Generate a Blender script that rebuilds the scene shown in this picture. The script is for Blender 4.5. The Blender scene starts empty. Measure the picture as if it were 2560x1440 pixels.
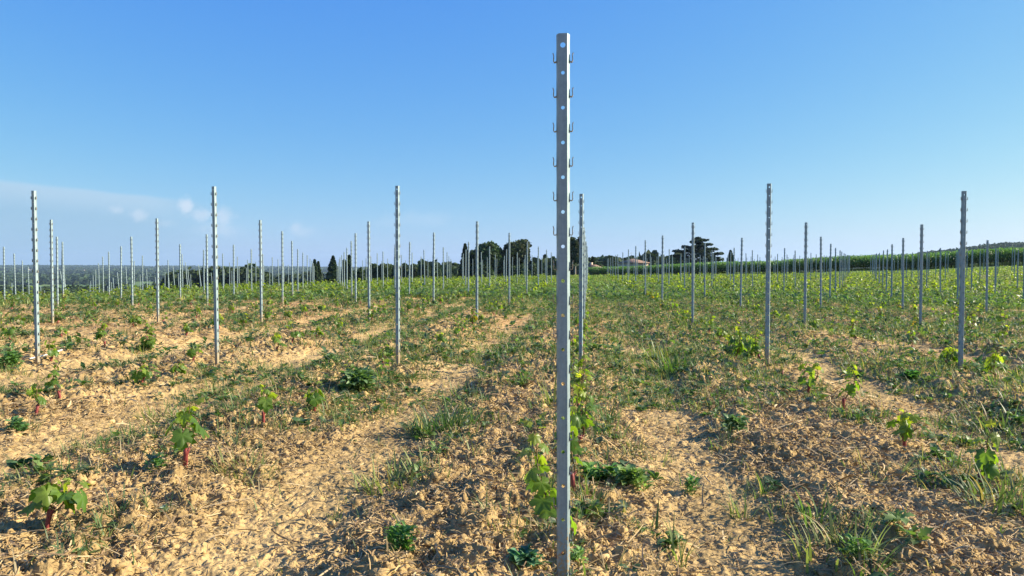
import bpy, bmesh, math, random
import numpy as np
from mathutils import Vector, Matrix

S = bpy.context.scene
R = math.radians
rng = np.random.default_rng(7)
random.seed(7)

# ------------------------------------------------------------------ camera, sky, sun, exposure
YAW = R(5.9)                      # the vine rows run along +Y; the camera looks 5.9 degrees left of them
EYE = 1.07
PITCH = math.atan(54 / 1850)
cam_d = bpy.data.cameras.new("camera")
cam_d.sensor_width = 36.0
cam_d.lens = 1850 / 2560 * 36.0
cam_d.clip_start = 0.05
cam_d.clip_end = 30000
cam = bpy.data.objects.new("camera", cam_d)
S.collection.objects.link(cam)
cam.location = (0, 0, EYE)
cam.rotation_euler = (R(90) - PITCH, 0, YAW)
S.camera = cam

SUN_AZ, SUN_EL = R(11), R(27)     # azimuth counter-clockwise from +X
sd = Vector((math.cos(SUN_AZ) * math.cos(SUN_EL), math.sin(SUN_AZ) * math.cos(SUN_EL), math.sin(SUN_EL)))
sun_d = bpy.data.lights.new("sun", 'SUN')
sun_d.energy = 4.8
sun_d.angle = R(0.5)
sun_d.color = (1.0, 0.885, 0.69)
sun = bpy.data.objects.new("sun", sun_d)
S.collection.objects.link(sun)
sun.rotation_euler = sd.to_track_quat('Z', 'Y').to_euler()
sun.location = (40, 10, 30)

W = bpy.data.worlds.new("World")
S.world = W
W.use_nodes = True
nt = W.node_tree
for n in list(nt.nodes): nt.nodes.remove(n)
def wn(t, **kw):
    n = nt.nodes.new(t)
    for k, v in kw.items(): setattr(n, k, v)
    return n
def wl(a, b): nt.links.new(a, b)
sky = wn('ShaderNodeTexSky', sky_type='NISHITA', sun_disc=False)
sky.sun_elevation = SUN_EL
sky.sun_rotation = R(90) - SUN_AZ
sky.altitude = 200
sky.air_density = 1.0
sky.dust_density = 0.6
sky.ozone_density = 2.2
SKYG = ((.49, 1.20), (.635, .76), (.855, .09))   # the camera's rendering of the blue: gain, gamma per channel
tc = wn('ShaderNodeTexCoord')
mp = wn('ShaderNodeMapping', vector_type='POINT')
mp.inputs['Rotation'].default_value = (0, 0, -YAW)
wl(tc.outputs['Generated'], mp.inputs['Vector'])
sx = wn('ShaderNodeSeparateXYZ'); wl(mp.outputs[0], sx.inputs[0])
def wm(op, a, b=None, clamp=False):
    n = wn('ShaderNodeMath', operation=op, use_clamp=clamp)
    for i, v in enumerate((a, b)):
        if v is None: continue
        if isinstance(v, (int, float)): n.inputs[i].default_value = v
        else: wl(v, n.inputs[i])
    return n.outputs[0]
def wsm(v, lo, hi):
    n = wn('ShaderNodeMapRange', interpolation_type='SMOOTHSTEP')
    n.inputs['From Min'].default_value = lo; n.inputs['From Max'].default_value = hi
    wl(v, n.inputs['Value']); return n.outputs[0]
fy = wm('MAXIMUM', sx.outputs[1], 0.05)
U = wm('DIVIDE', sx.outputs[0], fy)       # sky direction: rise and run around the view over the valley
V = wm('DIVIDE', sx.outputs[2], fy)
cmb = wn('ShaderNodeCombineXYZ'); wl(U, cmb.inputs[0]); wl(V, cmb.inputs[1])
nz = wn('ShaderNodeTexNoise'); nz.inputs['Scale'].default_value = 55; nz.inputs['Detail'].default_value = 7
nz.inputs['Roughness'].default_value = 0.6
wl(cmb.outputs[0], nz.inputs['Vector'])
nn = wm('SUBTRACT', nz.outputs['Fac'], 0.5)
puffs = None
for (pu, pv, ru, rv, st) in ((-.437, .0815, .011, .013, .8), (-.420, .070, .022, .012, .55), (-.388, .0655, .017, .015, .6),
                             (-.398, .050, .030, .014, .35), (-.503, .0690, .014, .010, .5), (-.533, .0755, .010, .008, .42),
                             (-.291, .0535, .010, .009, .45), (-.283, .047, .018, .008, .3), (-.47, .058, .02, .006, .2), (-.12, .064, .06, .012, .16), (-.17, .06, .03, .01, .12)):
    du = wm('DIVIDE', wm('SUBTRACT', U, pu), ru * .85)
    dv = wm('DIVIDE', wm('SUBTRACT', V, pv), rv * .8)
    d = wm('SQRT', wm('ADD', wm('MULTIPLY', du, du), wm('MULTIPLY', dv, dv)))
    d = wm('ADD', d, wm('MULTIPLY', nn, 2.8))
    m = wm('MULTIPLY', wm('SUBTRACT', 1.0, wsm(d, 0.05, 1.55)), st * .85)
    puffs = m if puffs is None else wm('MAXIMUM', puffs, m)
# thin high veil in the left of the sky: its upper edge slopes down to the right
nz2 = wn('ShaderNodeTexNoise'); nz2.inputs['Scale'].default_value = 5; nz2.inputs['Detail'].default_value = 4
mp2 = wn('ShaderNodeMapping'); mp2.inputs['Scale'].default_value = (1, 5, 1)
wl(cmb.outputs[0], mp2.inputs[0]); wl(mp2.outputs[0], nz2.inputs['Vector'])
edge = wm('SUBTRACT', wm('ADD', 0.040, wm('MULTIPLY', U, -0.115)), V)
edge = wm('ADD', edge, wm('MULTIPLY', wm('SUBTRACT', nz2.outputs['Fac'], .5), .018))
veil = wm('MULTIPLY', wsm(edge, -0.001, 0.010), wm('SUBTRACT', 1.0, wsm(U, -.52, -.36)))
rim = wm('MULTIPLY', wm('MULTIPLY', wsm(edge, -0.001, 0.006), wm('SUBTRACT', 1.0, wsm(edge, .008, .045))), wm('SUBTRACT', 1.0, wsm(U, -.50, -.40)))
veil = wm('MULTIPLY', veil, .8)
tint = wn('ShaderNodeMix', data_type='RGBA', blend_type='MULTIPLY'); tint.inputs[0].default_value = 1.0
spl = wn('ShaderNodeSeparateColor'); wl(sky.outputs[0], spl.inputs[0])
cmc = wn('ShaderNodeCombineColor')
for ch, (a_, g_) in enumerate(SKYG):
    wl(wm('MULTIPLY', wm('POWER', wm('MULTIPLY', spl.outputs[ch], .187), g_), a_ / .187), cmc.inputs[ch])
wl(cmc.outputs[0], tint.inputs[6]); tint.inputs[7].default_value = (1.0, 1.0, 1.0, 1)
mixv = wn('ShaderNodeMix', data_type='RGBA'); wl(veil, mixv.inputs[0]); wl(tint.outputs[2], mixv.inputs[6])
mixv.inputs[7].default_value = (1.8, 2.95, 4.0, 1)
mixr = wn('ShaderNodeMix', data_type='RGBA'); wl(wm('MULTIPLY', rim, .42), mixr.inputs[0]); wl(mixv.outputs[2], mixr.inputs[6])
mixr.inputs[7].default_value = (3.2, 4.1, 4.9, 1)
mixc = wn('ShaderNodeMix', data_type='RGBA'); wl(puffs, mixc.inputs[0]); wl(mixr.outputs[2], mixc.inputs[6])
mixc.inputs[7].default_value = (4.1, 4.5, 5.1, 1)
bg = wn('ShaderNodeBackground'); bg.inputs['Strength'].default_value = 0.078
wl(mixc.outputs[2], bg.inputs['Color'])
wo = wn('ShaderNodeOutputWorld'); wl(bg.outputs[0], wo.inputs['Surface'])

S.view_settings.view_transform = 'Standard'
S.view_settings.look = 'None'
S.view_settings.exposure = 1.3
S.view_settings.gamma = 1.0
S.cycles.max_bounces = 6
S.cycles.transparent_max_bounces = 6
S.cycles.use_denoising = True

# ------------------------------------------------------------------ helpers
def tag(o, label=None, cat=None, group=None, kind=None):
    if label: o['label'] = label
    if cat: o['category'] = cat
    if group: o['group'] = group
    if kind: o['kind'] = kind
    return o
def link(o, parent=None):
    S.collection.objects.link(o)
    if parent is not None: o.parent = parent
    return o
def empty(name, loc, rz=0.0):
    o = bpy.data.objects.new(name, None)
    o.empty_display_size = 0.1
    o.location = loc; o.rotation_euler = (0, 0, rz)
    return link(o)
def mesh_np(name, verts, faces, col=None, mat=None, smooth=False):
    """verts (N,3); faces: list of integer arrays (M,k)"""
    me = bpy.data.meshes.new(name)
    verts = np.asarray(verts, np.float32)
    me.vertices.add(len(verts)); me.vertices.foreach_set('co', verts.ravel())
    faces = [np.asarray(f, np.int32) for f in faces if len(f)]
    nl = sum(f.size for f in faces); nf = sum(len(f) for f in faces)
    me.loops.add(nl); me.polygons.add(nf)
    me.loops.foreach_set('vertex_index', np.concatenate([f.ravel() for f in faces]))
    tot = np.concatenate([np.full(len(f), f.shape[1], np.int32) for f in faces])
    st = np.concatenate(([0], np.cumsum(tot)[:-1])).astype(np.int32)
    me.polygons.foreach_set('loop_start', st); me.polygons.foreach_set('loop_total', tot)
    if smooth: me.polygons.foreach_set('use_smooth', np.ones(nf, bool))
    me.update(calc_edges=True)
    if col is not None:
        a = me.color_attributes.new('col', 'FLOAT_COLOR', 'POINT')
        c = np.ones((len(verts), 4), np.float32); c[:, :3] = col
        a.data.foreach_set('color', c.ravel())
    if mat: me.materials.append(mat)
    return me
def obj(name, me, parent=None):
    return link(bpy.data.objects.new(name, me), parent)
class Acc:
    """collects pieces of one mesh"""
    def __init__(s): s.v = []; s.f = {}; s.c = []; s.n = 0
    def add(s, v, fs, c):
        v = np.asarray(v, float)
        for f in fs:
            f = np.asarray(f)
            if len(f): s.f.setdefault(f.shape[1], []).append(f + s.n)
        s.v.append(v); s.n += len(v)
        c = np.asarray(c, float)
        s.c.append(np.broadcast_to(c, (len(v), 3)))
    def scatter(s, tv, tf, M, T, col, cvar=None):
        """copies of a template: M (N,3,3), T (N,3), col (N,3)"""
        N, k = len(T), len(tv)
        if N == 0: return
        v = np.einsum('nij,kj->nki', M, tv) + T[:, None, :]
        off = (np.arange(N) * k)[:, None, None]
        fs = [(np.asarray(f)[None] + off).reshape(-1, np.asarray(f).shape[1]) for f in tf]
        c = np.repeat(col, k, 0)
        if cvar is not None: c = c * np.tile(cvar, N)[:, None]
        s.add(v.reshape(-1, 3), fs, c)
    def mesh(s, name, mat, smooth=False):
        return mesh_np(name, np.concatenate(s.v), [np.concatenate(x) for x in s.f.values()], np.concatenate(s.c), mat, smooth)
def rotz(a):
    c, s_, o, i = np.cos(a), np.sin(a), np.zeros_like(a), np.ones_like(a)
    return np.stack([np.stack([c, -s_, o], -1), np.stack([s_, c, o], -1), np.stack([o, o, i], -1)], -2)
def rotx(a):
    c, s_, o, i = np.cos(a), np.sin(a), np.zeros_like(a), np.ones_like(a)
    return np.stack([np.stack([i, o, o], -1), np.stack([o, c, -s_], -1), np.stack([o, s_, c], -1)], -2)
def roty(a):
    c, s_, o, i = np.cos(a), np.sin(a), np.zeros_like(a), np.ones_like(a)
    return np.stack([np.stack([c, o, s_], -1), np.stack([o, i, o], -1), np.stack([-s_, o, c], -1)], -2)
def tube(pts, rad, n=6, cap=True):
    pts = np.asarray(pts, float); m = len(pts)
    rad = np.broadcast_to(np.asarray(rad, float), (m,))
    t = np.gradient(pts, axis=0); t /= np.linalg.norm(t, axis=1)[:, None] + 1e-9
    ref = np.array([0.31, 0.95, 0.05]); 
    a = np.cross(t, ref); a /= np.linalg.norm(a, axis=1)[:, None] + 1e-9
    b = np.cross(t, a)
    ang = np.arange(n) * 2 * np.pi / n
    v = pts[:, None] + rad[:, None, None] * (a[:, None] * np.cos(ang)[None, :, None] + b[:, None] * np.sin(ang)[None, :, None])
    v = v.reshape(-1, 3)
    i = np.arange(m - 1)[:, None] * n; j = np.arange(n)[None]; j2 = (j + 1) % n
    q = np.stack([i + j, i + j2, i + n + j2, i + n + j], -1).reshape(-1, 4)
    fs = [q]
    if cap:
        v = np.concatenate([v, pts[-1:]]); k = np.arange(n)
        fs.append(np.stack([(m - 1) * n + k, (m - 1) * n + (k + 1) % n, np.full(n, m * n)], -1))
    return v, fs
# --- lattice noise
def _h(ix, iy, s):
    h = (ix.astype(np.int64) * 374761393 + iy.astype(np.int64) * 668265263 + s * 1442695041) & 0xFFFFFFFF
    h = ((h ^ (h >> 13)) * 1274126177) & 0xFFFFFFFF
    h = (h ^ (h >> 16)) * 2246822519 & 0xFFFFFFFF
    return ((h ^ (h >> 15)) & 0xFFFFFF) / float(0xFFFFFF)
def vn(x, y, s=0):
    ix, iy = np.floor(x), np.floor(y); fx, fy_ = x - ix, y - iy
    fx = fx * fx * fx * (fx * (fx * 6 - 15) + 10); fy_ = fy_ * fy_ * fy_ * (fy_ * (fy_ * 6 - 15) + 10)
    a, b, c, d = _h(ix, iy, s), _h(ix + 1, iy, s), _h(ix, iy + 1, s), _h(ix + 1, iy + 1, s)
    return a + (b - a) * fx + (c - a) * fy_ + (a - b - c + d) * fx * fy_
def fbm(x, y, s=0, o=3):
    r, a, t = 0, .5, 0
    for i in range(o):
        r = r + a * vn(x * 2 ** i + 17.3 * i, y * 2 ** i - 9.1 * i, s + i); t += a; a *= .5
    return r / t
def lumps(x, y, s=0):
    """rounded lumps of uneven height, one per cell (0..1)"""
    ix, iy = np.floor(x), np.floor(y); best = np.zeros_like(x)
    for dx in (-1, 0, 1):
        for dy in (-1, 0, 1):
            cx, cy = ix + dx, iy + dy
            px, py = cx + _h(cx, cy, s), cy + _h(cx, cy, s + 1)
            rr = .35 + .45 * _h(cx, cy, s + 2); h = _h(cx, cy, s + 3) ** 1.5
            d2 = ((x - px) ** 2 + (y - py) ** 2) / (rr * rr)
            best = np.maximum(best, h * np.sqrt(np.clip(1 - d2, 0, 1)))
    return best
sstep = lambda x, a, b: (lambda t: t * t * (3 - 2 * t))(np.clip((x - a) / (b - a), 0, 1))

# ------------------------------------------------------------------ materials
def mat(name):
    m = bpy.data.materials.new(name); m.use_nodes = True
    t = m.node_tree
    for n in list(t.nodes): t.nodes.remove(n)
    return m, t, t.nodes.new('ShaderNodeOutputMaterial')
def m_leaf(name, trans=.35, rough=.55, spec=.3, gain=(1.5, 1.7, .7)):
    m, t, out = mat(name)
    at = t.nodes.new('ShaderNodeAttribute'); at.attribute_name = 'col'
    p = t.nodes.new('ShaderNodeBsdfPrincipled'); p.inputs['Roughness'].default_value = rough
    p.inputs['Specular IOR Level'].default_value = spec
    t.links.new(at.outputs['Color'], p.inputs['Base Color'])
    tr = t.nodes.new('ShaderNodeBsdfTranslucent')
    mu = t.nodes.new('ShaderNodeMix'); mu.data_type = 'RGBA'; mu.blend_type = 'MULTIPLY'; mu.inputs[0].default_value = 1
    t.links.new(at.outputs['Color'], mu.inputs[6]); mu.inputs[7].default_value = (*gain, 1)
    t.links.new(mu.outputs[2], tr.inputs['Color'])
    mx = t.nodes.new('ShaderNodeMixShader'); mx.inputs[0].default_value = trans
    t.links.new(p.outputs[0], mx.inputs[1]); t.links.new(tr.outputs[0], mx.inputs[2])
    t.links.new(mx.outputs[0], out.inputs[0])
    return m
def m_col(name, rough=.9, spec=.1, bump=None, attr=True, color=(.5, .5, .5), vary=None):
    m, t, out = mat(name)
    p = t.nodes.new('ShaderNodeBsdfPrincipled'); p.inputs['Roughness'].default_value = rough
    p.inputs['Specular IOR Level'].default_value = spec
    tcn = t.nodes.new('ShaderNodeTexCoord')
    src = None
    if attr:
        at = t.nodes.new('ShaderNodeAttribute'); at.attribute_name = 'col'; src = at.outputs['Color']
    if vary:
        nz_ = t.nodes.new('ShaderNodeTexNoise'); nz_.inputs['Scale'].default_value = vary[0]; nz_.inputs['Detail'].default_value = 6
        t.links.new(tcn.outputs['Object'], nz_.inputs['Vector'])
        mr = t.nodes.new('ShaderNodeMapRange'); mr.inputs['From Min'].default_value = .3; mr.inputs['From Max'].default_value = .7
        mr.inputs['To Min'].default_value = 1 - vary[1]; mr.inputs['To Max'].default_value = 1 + vary[1]
        t.links.new(nz_.outputs['Fac'], mr.inputs['Value'])
        mu = t.nodes.new('ShaderNodeMix'); mu.data_type = 'RGBA'; mu.blend_type = 'MULTIPLY'; mu.inputs[0].default_value = 1
        if src is not None: t.links.new(src, mu.inputs[6])
        else: mu.inputs[6].default_value = (*color, 1)
        t.links.new(mr.outputs[0], mu.inputs[7]); src = mu.outputs[2]
    if src is not None: t.links.new(src, p.inputs['Base Color'])
    else: p.inputs['Base Color'].default_value = (*color, 1)
    if bump:
        nb = t.nodes.new('ShaderNodeTexNoise'); nb.inputs['Scale'].default_value = bump[0]; nb.inputs['Detail'].default_value = 8
        nb.inputs['Roughness'].default_value = .65
        t.links.new(tcn.outputs['Object'], nb.inputs['Vector'])
        bp = t.nodes.new('ShaderNodeBump'); bp.inputs['Strength'].default_value = bump[1]; bp.inputs['Distance'].default_value = bump[2]
        t.links.new(nb.outputs['Fac'], bp.inputs['Height']); t.links.new(bp.outputs[0], p.inputs['Normal'])
    t.links.new(p.outputs[0], out.inputs[0])
    return m
M_soil = m_col('soil', .95, .05, bump=(70, .55, .02), vary=(45, .22))
M_clod = m_col('clod', .95, .05, bump=(90, .5, .01), vary=(60, .2))
M_straw = m_col('straw', .7, .2)
M_grass = m_leaf('grass_blades', .35, .5, .35)
M_weed = m_leaf('weed_leaves', .36, .5, .4, (1.3, 1.5, .7))
M_vine = m_leaf('vine_leaves', .5, .42, .4, (2.3, 2.1, .5))
M_tree = m_leaf('tree_foliage', .2, .7, .2, (1.2, 1.4, .7))
M_corn = m_leaf('corn_leaves', .3, .38, .5, (1.3, 1.5, .6))
M_wood = m_leaf('woodland', .1, .8, .1)
M_bark = m_col('bark', .9, .1, attr=False, color=(.09, .07, .05), vary=(6, .3))
M_palebark = m_col('pale_bark', .85, .1, attr=False, color=(.33, .29, .24), vary=(3, .4))
M_wax = m_col('red_wax', .5, .35, attr=False, color=(.23, .045, .04), vary=(60, .35), bump=(120, .6, .003))
M_shoot = m_col('shoot', .6, .3, attr=False, color=(.13, .085, .035), vary=(40, .3))
M_wall = m_col('render_wall', .9, .1, attr=False, color=(.50, .39, .29), vary=(.8, .12))
M_white = m_col('white_wall', .8, .2, attr=False, color=(.6, .58, .54), vary=(1, .05))
M_roof = m_col('clay_roof', .85, .1, attr=False, color=(.25, .17, .125), vary=(3, .25), bump=(8, .6, .05))
M_pane = m_col('dark_pane', .15, .5, attr=False, color=(.03, .035, .04))
M_pipe = m_col('white_pipe', .4, .4, attr=False, color=(.72, .72, .70), vary=(9, .1))
M_mast = m_col('mast_steel', .6, .4, attr=False, color=(.25, .27, .3))
# hot-dip galvanised steel: grey, spangled, faint drawn streaks
M_zinc, t, out = mat('galvanised_steel')
p = t.nodes.new('ShaderNodeBsdfPrincipled'); p.inputs['Metallic'].default_value = .4; p.inputs['Roughness'].default_value = .58
tcn = t.nodes.new('ShaderNodeTexCoord')
mpn = t.nodes.new('ShaderNodeMapping'); mpn.inputs['Scale'].default_value = (160, 160, 3)
t.links.new(tcn.outputs['Object'], mpn.inputs[0])
n1 = t.nodes.new('ShaderNodeTexNoise'); n1.inputs['Scale'].default_value = 1; n1.inputs['Detail'].default_value = 4
t.links.new(mpn.outputs[0], n1.inputs['Vector'])
n2 = t.nodes.new('ShaderNodeTexNoise'); n2.inputs['Scale'].default_value = 25; n2.inputs['Detail'].default_value = 6
t.links.new(tcn.outputs['Object'], n2.inputs['Vector'])
ad = t.nodes.new('ShaderNodeMath'); ad.operation = 'ADD'; t.links.new(n1.outputs['Fac'], ad.inputs[0]); t.links.new(n2.outputs['Fac'], ad.inputs[1])
cr = t.nodes.new('ShaderNodeValToRGB'); cr.color_ramp.elements[0].position = .35; cr.color_ramp.elements[1].position = .7
cr.color_ramp.elements[0].color = (.20, .27, .29, 1); cr.color_ramp.elements[1].color = (.265, .355, .375, 1)
hf = t.nodes.new('ShaderNodeMath'); hf.operation = 'MULTIPLY'; hf.inputs[1].default_value = .5
t.links.new(ad.outputs[0], hf.inputs[0]); t.links.new(hf.outputs[0], cr.inputs[0])
n3 = t.nodes.new('ShaderNodeTexVoronoi'); n3.inputs['Scale'].default_value = 130; t.links.new(tcn.outputs['Object'], n3.inputs['Vector'])
sp = t.nodes.new('ShaderNodeMix'); sp.data_type = 'RGBA'; sp.blend_type = 'SOFT_LIGHT'; sp.inputs[0].default_value = .10
bw = t.nodes.new('ShaderNodeRGBToBW'); t.links.new(n3.outputs['Color'], bw.inputs[0])
t.links.new(cr.outputs[0], sp.inputs[6]); t.links.new(bw.outputs[0], sp.inputs[7])
sep = t.nodes.new('ShaderNodeSeparateXYZ'); t.links.new(tcn.outputs['Object'], sep.inputs[0])
mz = t.nodes.new('ShaderNodeMapRange'); mz.inputs['From Min'].default_value = -.05; mz.inputs['From Max'].default_value = .42; mz.inputs['To Min'].default_value = .22; mz.inputs['To Max'].default_value = -.22
t.links.new(sep.outputs[2], mz.inputs['Value'])
n4 = t.nodes.new('ShaderNodeTexNoise'); n4.inputs['Scale'].default_value = 90; n4.inputs['Detail'].default_value = 6; t.links.new(tcn.outputs['Object'], n4.inputs['Vector'])
a4 = t.nodes.new('ShaderNodeMath'); a4.operation = 'ADD'; t.links.new(mz.outputs[0], a4.inputs[0]); t.links.new(n4.outputs['Fac'], a4.inputs[1])
m4 = t.nodes.new('ShaderNodeMapRange'); m4.inputs['From Min'].default_value = .56; m4.inputs['From Max'].default_value = .68; t.links.new(a4.outputs[0], m4.inputs['Value'])
mud = t.nodes.new('ShaderNodeMix'); mud.data_type = 'RGBA'; t.links.new(m4.outputs[0], mud.inputs[0]); t.links.new(sp.outputs[2], mud.inputs[6]); mud.inputs[7].default_value = (.33, .25, .14, 1)
t.links.new(mud.outputs[2], p.inputs['Base Color'])
t.links.new(p.outputs[0], out.inputs[0])

# ------------------------------------------------------------------ terrain
X0, ROW, LINE0, LINE = -0.083, 2.0, 2.45, 5.72      # first row's x, row spacing, first line's y, line spacing
cy_, sy_ = math.cos(YAW), math.sin(YAW)
def to_cam(X, Y):                                   # lateral, forward
    return X * cy_ + Y * sy_, -X * sy_ + Y * cy_
def from_cam(lat, d):
    return lat * cy_ - d * sy_, lat * sy_ + d * cy_
TR = np.array([0, 8, 14, 20, 30, 40, 50, 60, 80, 95, 130, 175, 250, 400, 800, 1500, 2500, 4000, 5500, 7000, 9000, 12000.])
TT = np.array([-1.35, -.85, -.60, -.335, -.097, .108, .324, .46, .605, .75, 1.2])     # bearing, radians right of the view
TZ = np.array([
 [0]*11, [0]*11,
 [.04,.04,.04,.04,.03,.0,.0,.0,.0,.0,.0],
 [.05,.05,.05,.07,.07,.05,.0,-.03,-.05,-.05,0],
 [-.1,-.1,-.08,-.02,.06,.05,.0,-.08,-.12,-.12,0],
 [-.3,-.3,-.28,-.13,.04,.05,.02,-.04,-.03,0,0],
 [-.8,-.8,-.75,-.3,.0,.05,.05,.03,.12,.2,.2],
 [-1.5,-1.5,-1.45,-.55,-.06,.05,.1,.15,.4,.45,.4],
 [-3.3,-3.3,-3.2,-1.3,-.3,0,.1,.3,.8,.9,.8],
 [-4.6,-4.6,-4.5,-2.,-.6,-.2,0,.35,1.,1.1,1],
 [-7.5,-7.5,-7.5,-3.7,-1.5,-.7,-.2,.5,1.3,1.5,1.5],
 [-11,-11,-11,-6,-3,-1.4,-.5,.6,1.6,2,2],
 [-16,-16,-16,-10,-5,-3,-1,0,2,3,3],
 [-22,-22,-22,-16,-9,-5,-3,-2,0,0,0],
 [-30,-30,-30,-27,-16,-10,-8,-6,-2,0,0],
 [-36,-36,-36,-36,-25,-16,-12,-8,-4,0,0],
 [-34,-34,-34,-36,-32,-24,-18,-12,-8,-4,0],
 [-25,-25,-25,-28,-30,-28,-24,-16,-12,-8,-4],
 [-9,-9,-10,-16,-18,-18,-16,-12,-10,-8,-4],
 [-2,-2,-2,-4,-8,-10,-12,-12,-10,-8,-4],
 [-20]*11, [-40]*11], float)
def macro(X, Y):
    lat, d = to_cam(X, Y)
    r = np.hypot(lat, d); th = np.arctan2(lat, d)
    th = np.where(np.abs(th) > 1.3, np.sign(th) * 1.3, th)
    fi = np.interp(np.log(r + 3), np.log(TR + 3), np.arange(len(TR)))
    fj = np.interp(th, TT, np.arange(len(TT)))
    i = np.clip(fi.astype(int), 0, len(TR) - 2); j = np.clip(fj.astype(int), 0, len(TT) - 2)
    a, b = fi - i, fj - j
    b = b * b * (3 - 2 * b)
    z = TZ[i, j] * (1 - a) * (1 - b) + TZ[i + 1, j] * a * (1 - b) + TZ[i, j + 1] * (1 - a) * b + TZ[i + 1, j + 1] * a * b
    back = sstep(-d, 0, 40)
    z = z * (1 - back)
    # wooded hill beyond the corn, right of the view
    hp = np.interp(th, [.46, .48, .503, .53, .545, .567, .586, .605, .64, .70, .80, .95, 1.3], [0, 10, 29, 34, 37, 43, 47, 46, 44, 42, 36, 20, 0])
    z = z + .64 * hp * np.exp(-((r - 1450) / 420) ** 2)
    roll = sstep(r, 500, 3000)
    z = z + roll * 9 * (fbm(X / 900, Y / 900, 50, 3) - .5)
    return z
def lane_u(X, Y):
    wob = .22 * (fbm(X * .45, Y * .3, 3, 2) - .5)
    return ((X - X0 + wob) / ROW) % 1.0
LU = [0, .12, .2, .26, .44, .5, .56, .64, .8, .92, 1]
def rough_at(X, Y, u):
    r = np.interp(u, [0, .12, .2, .27, .42, .5, .62, .8, 1], [.85, .62, .32, .14, .18, .7, 1, .9, .85])
    return np.clip(r * (.35 + 1.3 * fbm(X * 1.1, Y * .8, 11, 2)), .05, 1.2)
def height(X, Y, fine=True):
    X = np.asarray(X, float); Y = np.asarray(Y, float)
    r = np.hypot(X, Y)
    z = macro(X, Y)
    near = 1 - sstep(r, 45, 70)
    u = lane_u(X, Y)
    amp = 1.0 * (.5 + fbm(X * .3, Y * .3, 21, 2)) * near
    z = z + amp * np.interp(u, LU, [.015, 0, -.015, -.028, -.03, -.015, .01, .03, .028, .02, .015])
    z = z + near * (.09 * (fbm(X * .35, Y * .35, 31, 2) - .5) - .065)
    if fine:
        q = rough_at(X, Y, u) * (1 - sstep(r, 22, 34))
        wx = X + .10 * (fbm(X * 7, Y * 7, 43, 2) - .5); wy = Y + .10 * (fbm(X * 7, Y * 7, 53, 2) - .5)
        z = z + q * (.042 * lumps(wx * 4.6, wy * 4.6, 41) + .036 * lumps(wx * 11, wy * 11, 45) + .055 * (fbm(X * 5, Y * 5, 61, 3) - .5))
        q2 = (.3 + .8 * q) * (1 - sstep(r, 9, 16))
        rg = 1 - np.abs(2 * fbm(X * 19, Y * 19, 85, 2) - 1) * 2.2
        z = z + q2 * (.019 * lumps(wx * 27, wy * 27, 71) - .022 * lumps(wx * 9 + 3.3, wy * 9, 75) - .014 * lumps(wx * 17, wy * 17 + 5.1, 78) + .034 * (fbm(X * 34, Y * 34, 81, 2) - .5) + .012 * np.clip(rg, 0, 1) + .010 * (vn(X * 95, Y * 95, 83) - .5))
    return z
def soil_col(X, Y, u=None):
    u = lane_u(X, Y) if u is None else u
    n = fbm(X * .7, Y * .7, 91, 3); n2 = fbm(X * 5, Y * 5, 95, 3); n3 = vn(X * 38, Y * 38, 97)
    k = np.clip(rough_at(X, Y, u), 0, 1)
    light = np.array([.48, .338, .15]); ridge = np.array([.40, .278, .125]); red = np.array([.44, .25, .11])
    c = light + (ridge - light) * k[..., None]
    c = c + (red - c) * (np.clip((n - .52) * 2.5, 0, .55) * sstep(np.hypot(X, Y), 6, 16))[..., None]
    n4 = fbm(X * 1.5, Y * 1.5, 99, 3)
    return c * ((.78 + .34 * n2 + .22 * (n3 - .5)) * (.70 + .60 * n4))[..., None]

def polar_sheet():
    rr = [0.5]
    while rr[-1] < 14000:
        r = rr[-1]
        g = .05 if r < 1.9 else (.0022 if r < 6 else (.003 if r < 14 else (.006 if r < 40 else (.014 if r < 200 else .03))))
        rr.append(r * (1 + g))
    rr = np.array(rr)
    th = np.concatenate([np.linspace(-math.pi, -.86, 46)[:-1], np.arange(-.86, .86, .00125), np.linspace(.86, math.pi, 46)[:-1]])
    A, B = np.meshgrid(rr, th, indexing='ij')
    X, Y = from_cam(A * np.sin(B), A * np.cos(B))
    nr, nt_ = A.shape
    Z = height(X, Y)
    u = lane_u(X, Y)
    col = soil_col(X, Y, u)
    lat, d = to_cam(X, Y)
    r = A
    # past the vineyard: meadows, stubble and wood floors of the valley
    f1 = fbm(X / 260, Y / 260, 101, 2); f2 = np.floor(vn(X / 300, Y / 420, 105) * 5) / 5
    fld = np.array([.10, .16, .05]) + (np.array([.20, .22, .09]) - np.array([.10, .16, .05])) * np.clip(f2 * 1.6 - .4, 0, 1)[..., None]
    fld = fld * (.7 + .6 * f1)[..., None]
    k = sstep(r, 62, 100)[..., None]
    gr = np.array([.16, .17, .06])
    kg = (sstep(r, 30, 60) * .8)[..., None]
    kg = kg * (.55 + .45 * sstep(np.arctan2(lat, d), -.35, .1))[..., None]
    col = col + (gr - col) * kg
    col = col + (fld - col) * k
    V_ = np.stack([X, Y, Z], -1).reshape(-1, 3)
    i = np.arange(nr - 1)[:, None] * nt_; j = np.arange(nt_)[None]; j2 = (j + 1) % nt_
    q = np.stack([i + j, i + nt_ + j, i + nt_ + j2, i + j2], -1).reshape(-1, 4)
    V_ = np.concatenate([V_, [[0, 0, float(height(np.array([0.]), np.array([0.]), False)[0])]]])
    col = np.concatenate([col.reshape(-1, 3), [[.4, .28, .16]]])
    j = np.arange(nt_)
    tri = np.stack([j, (j + 1) % nt_, np.full(nt_, len(V_) - 1)], -1)[:, [0, 1, 2]]
    return mesh_np('ground', V_, [q, tri], col, M_soil, True)
g = obj('ground', polar_sheet())
tag(g, 'sandy tan vineyard soil running out to the far valley', None, None, 'structure')

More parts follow.
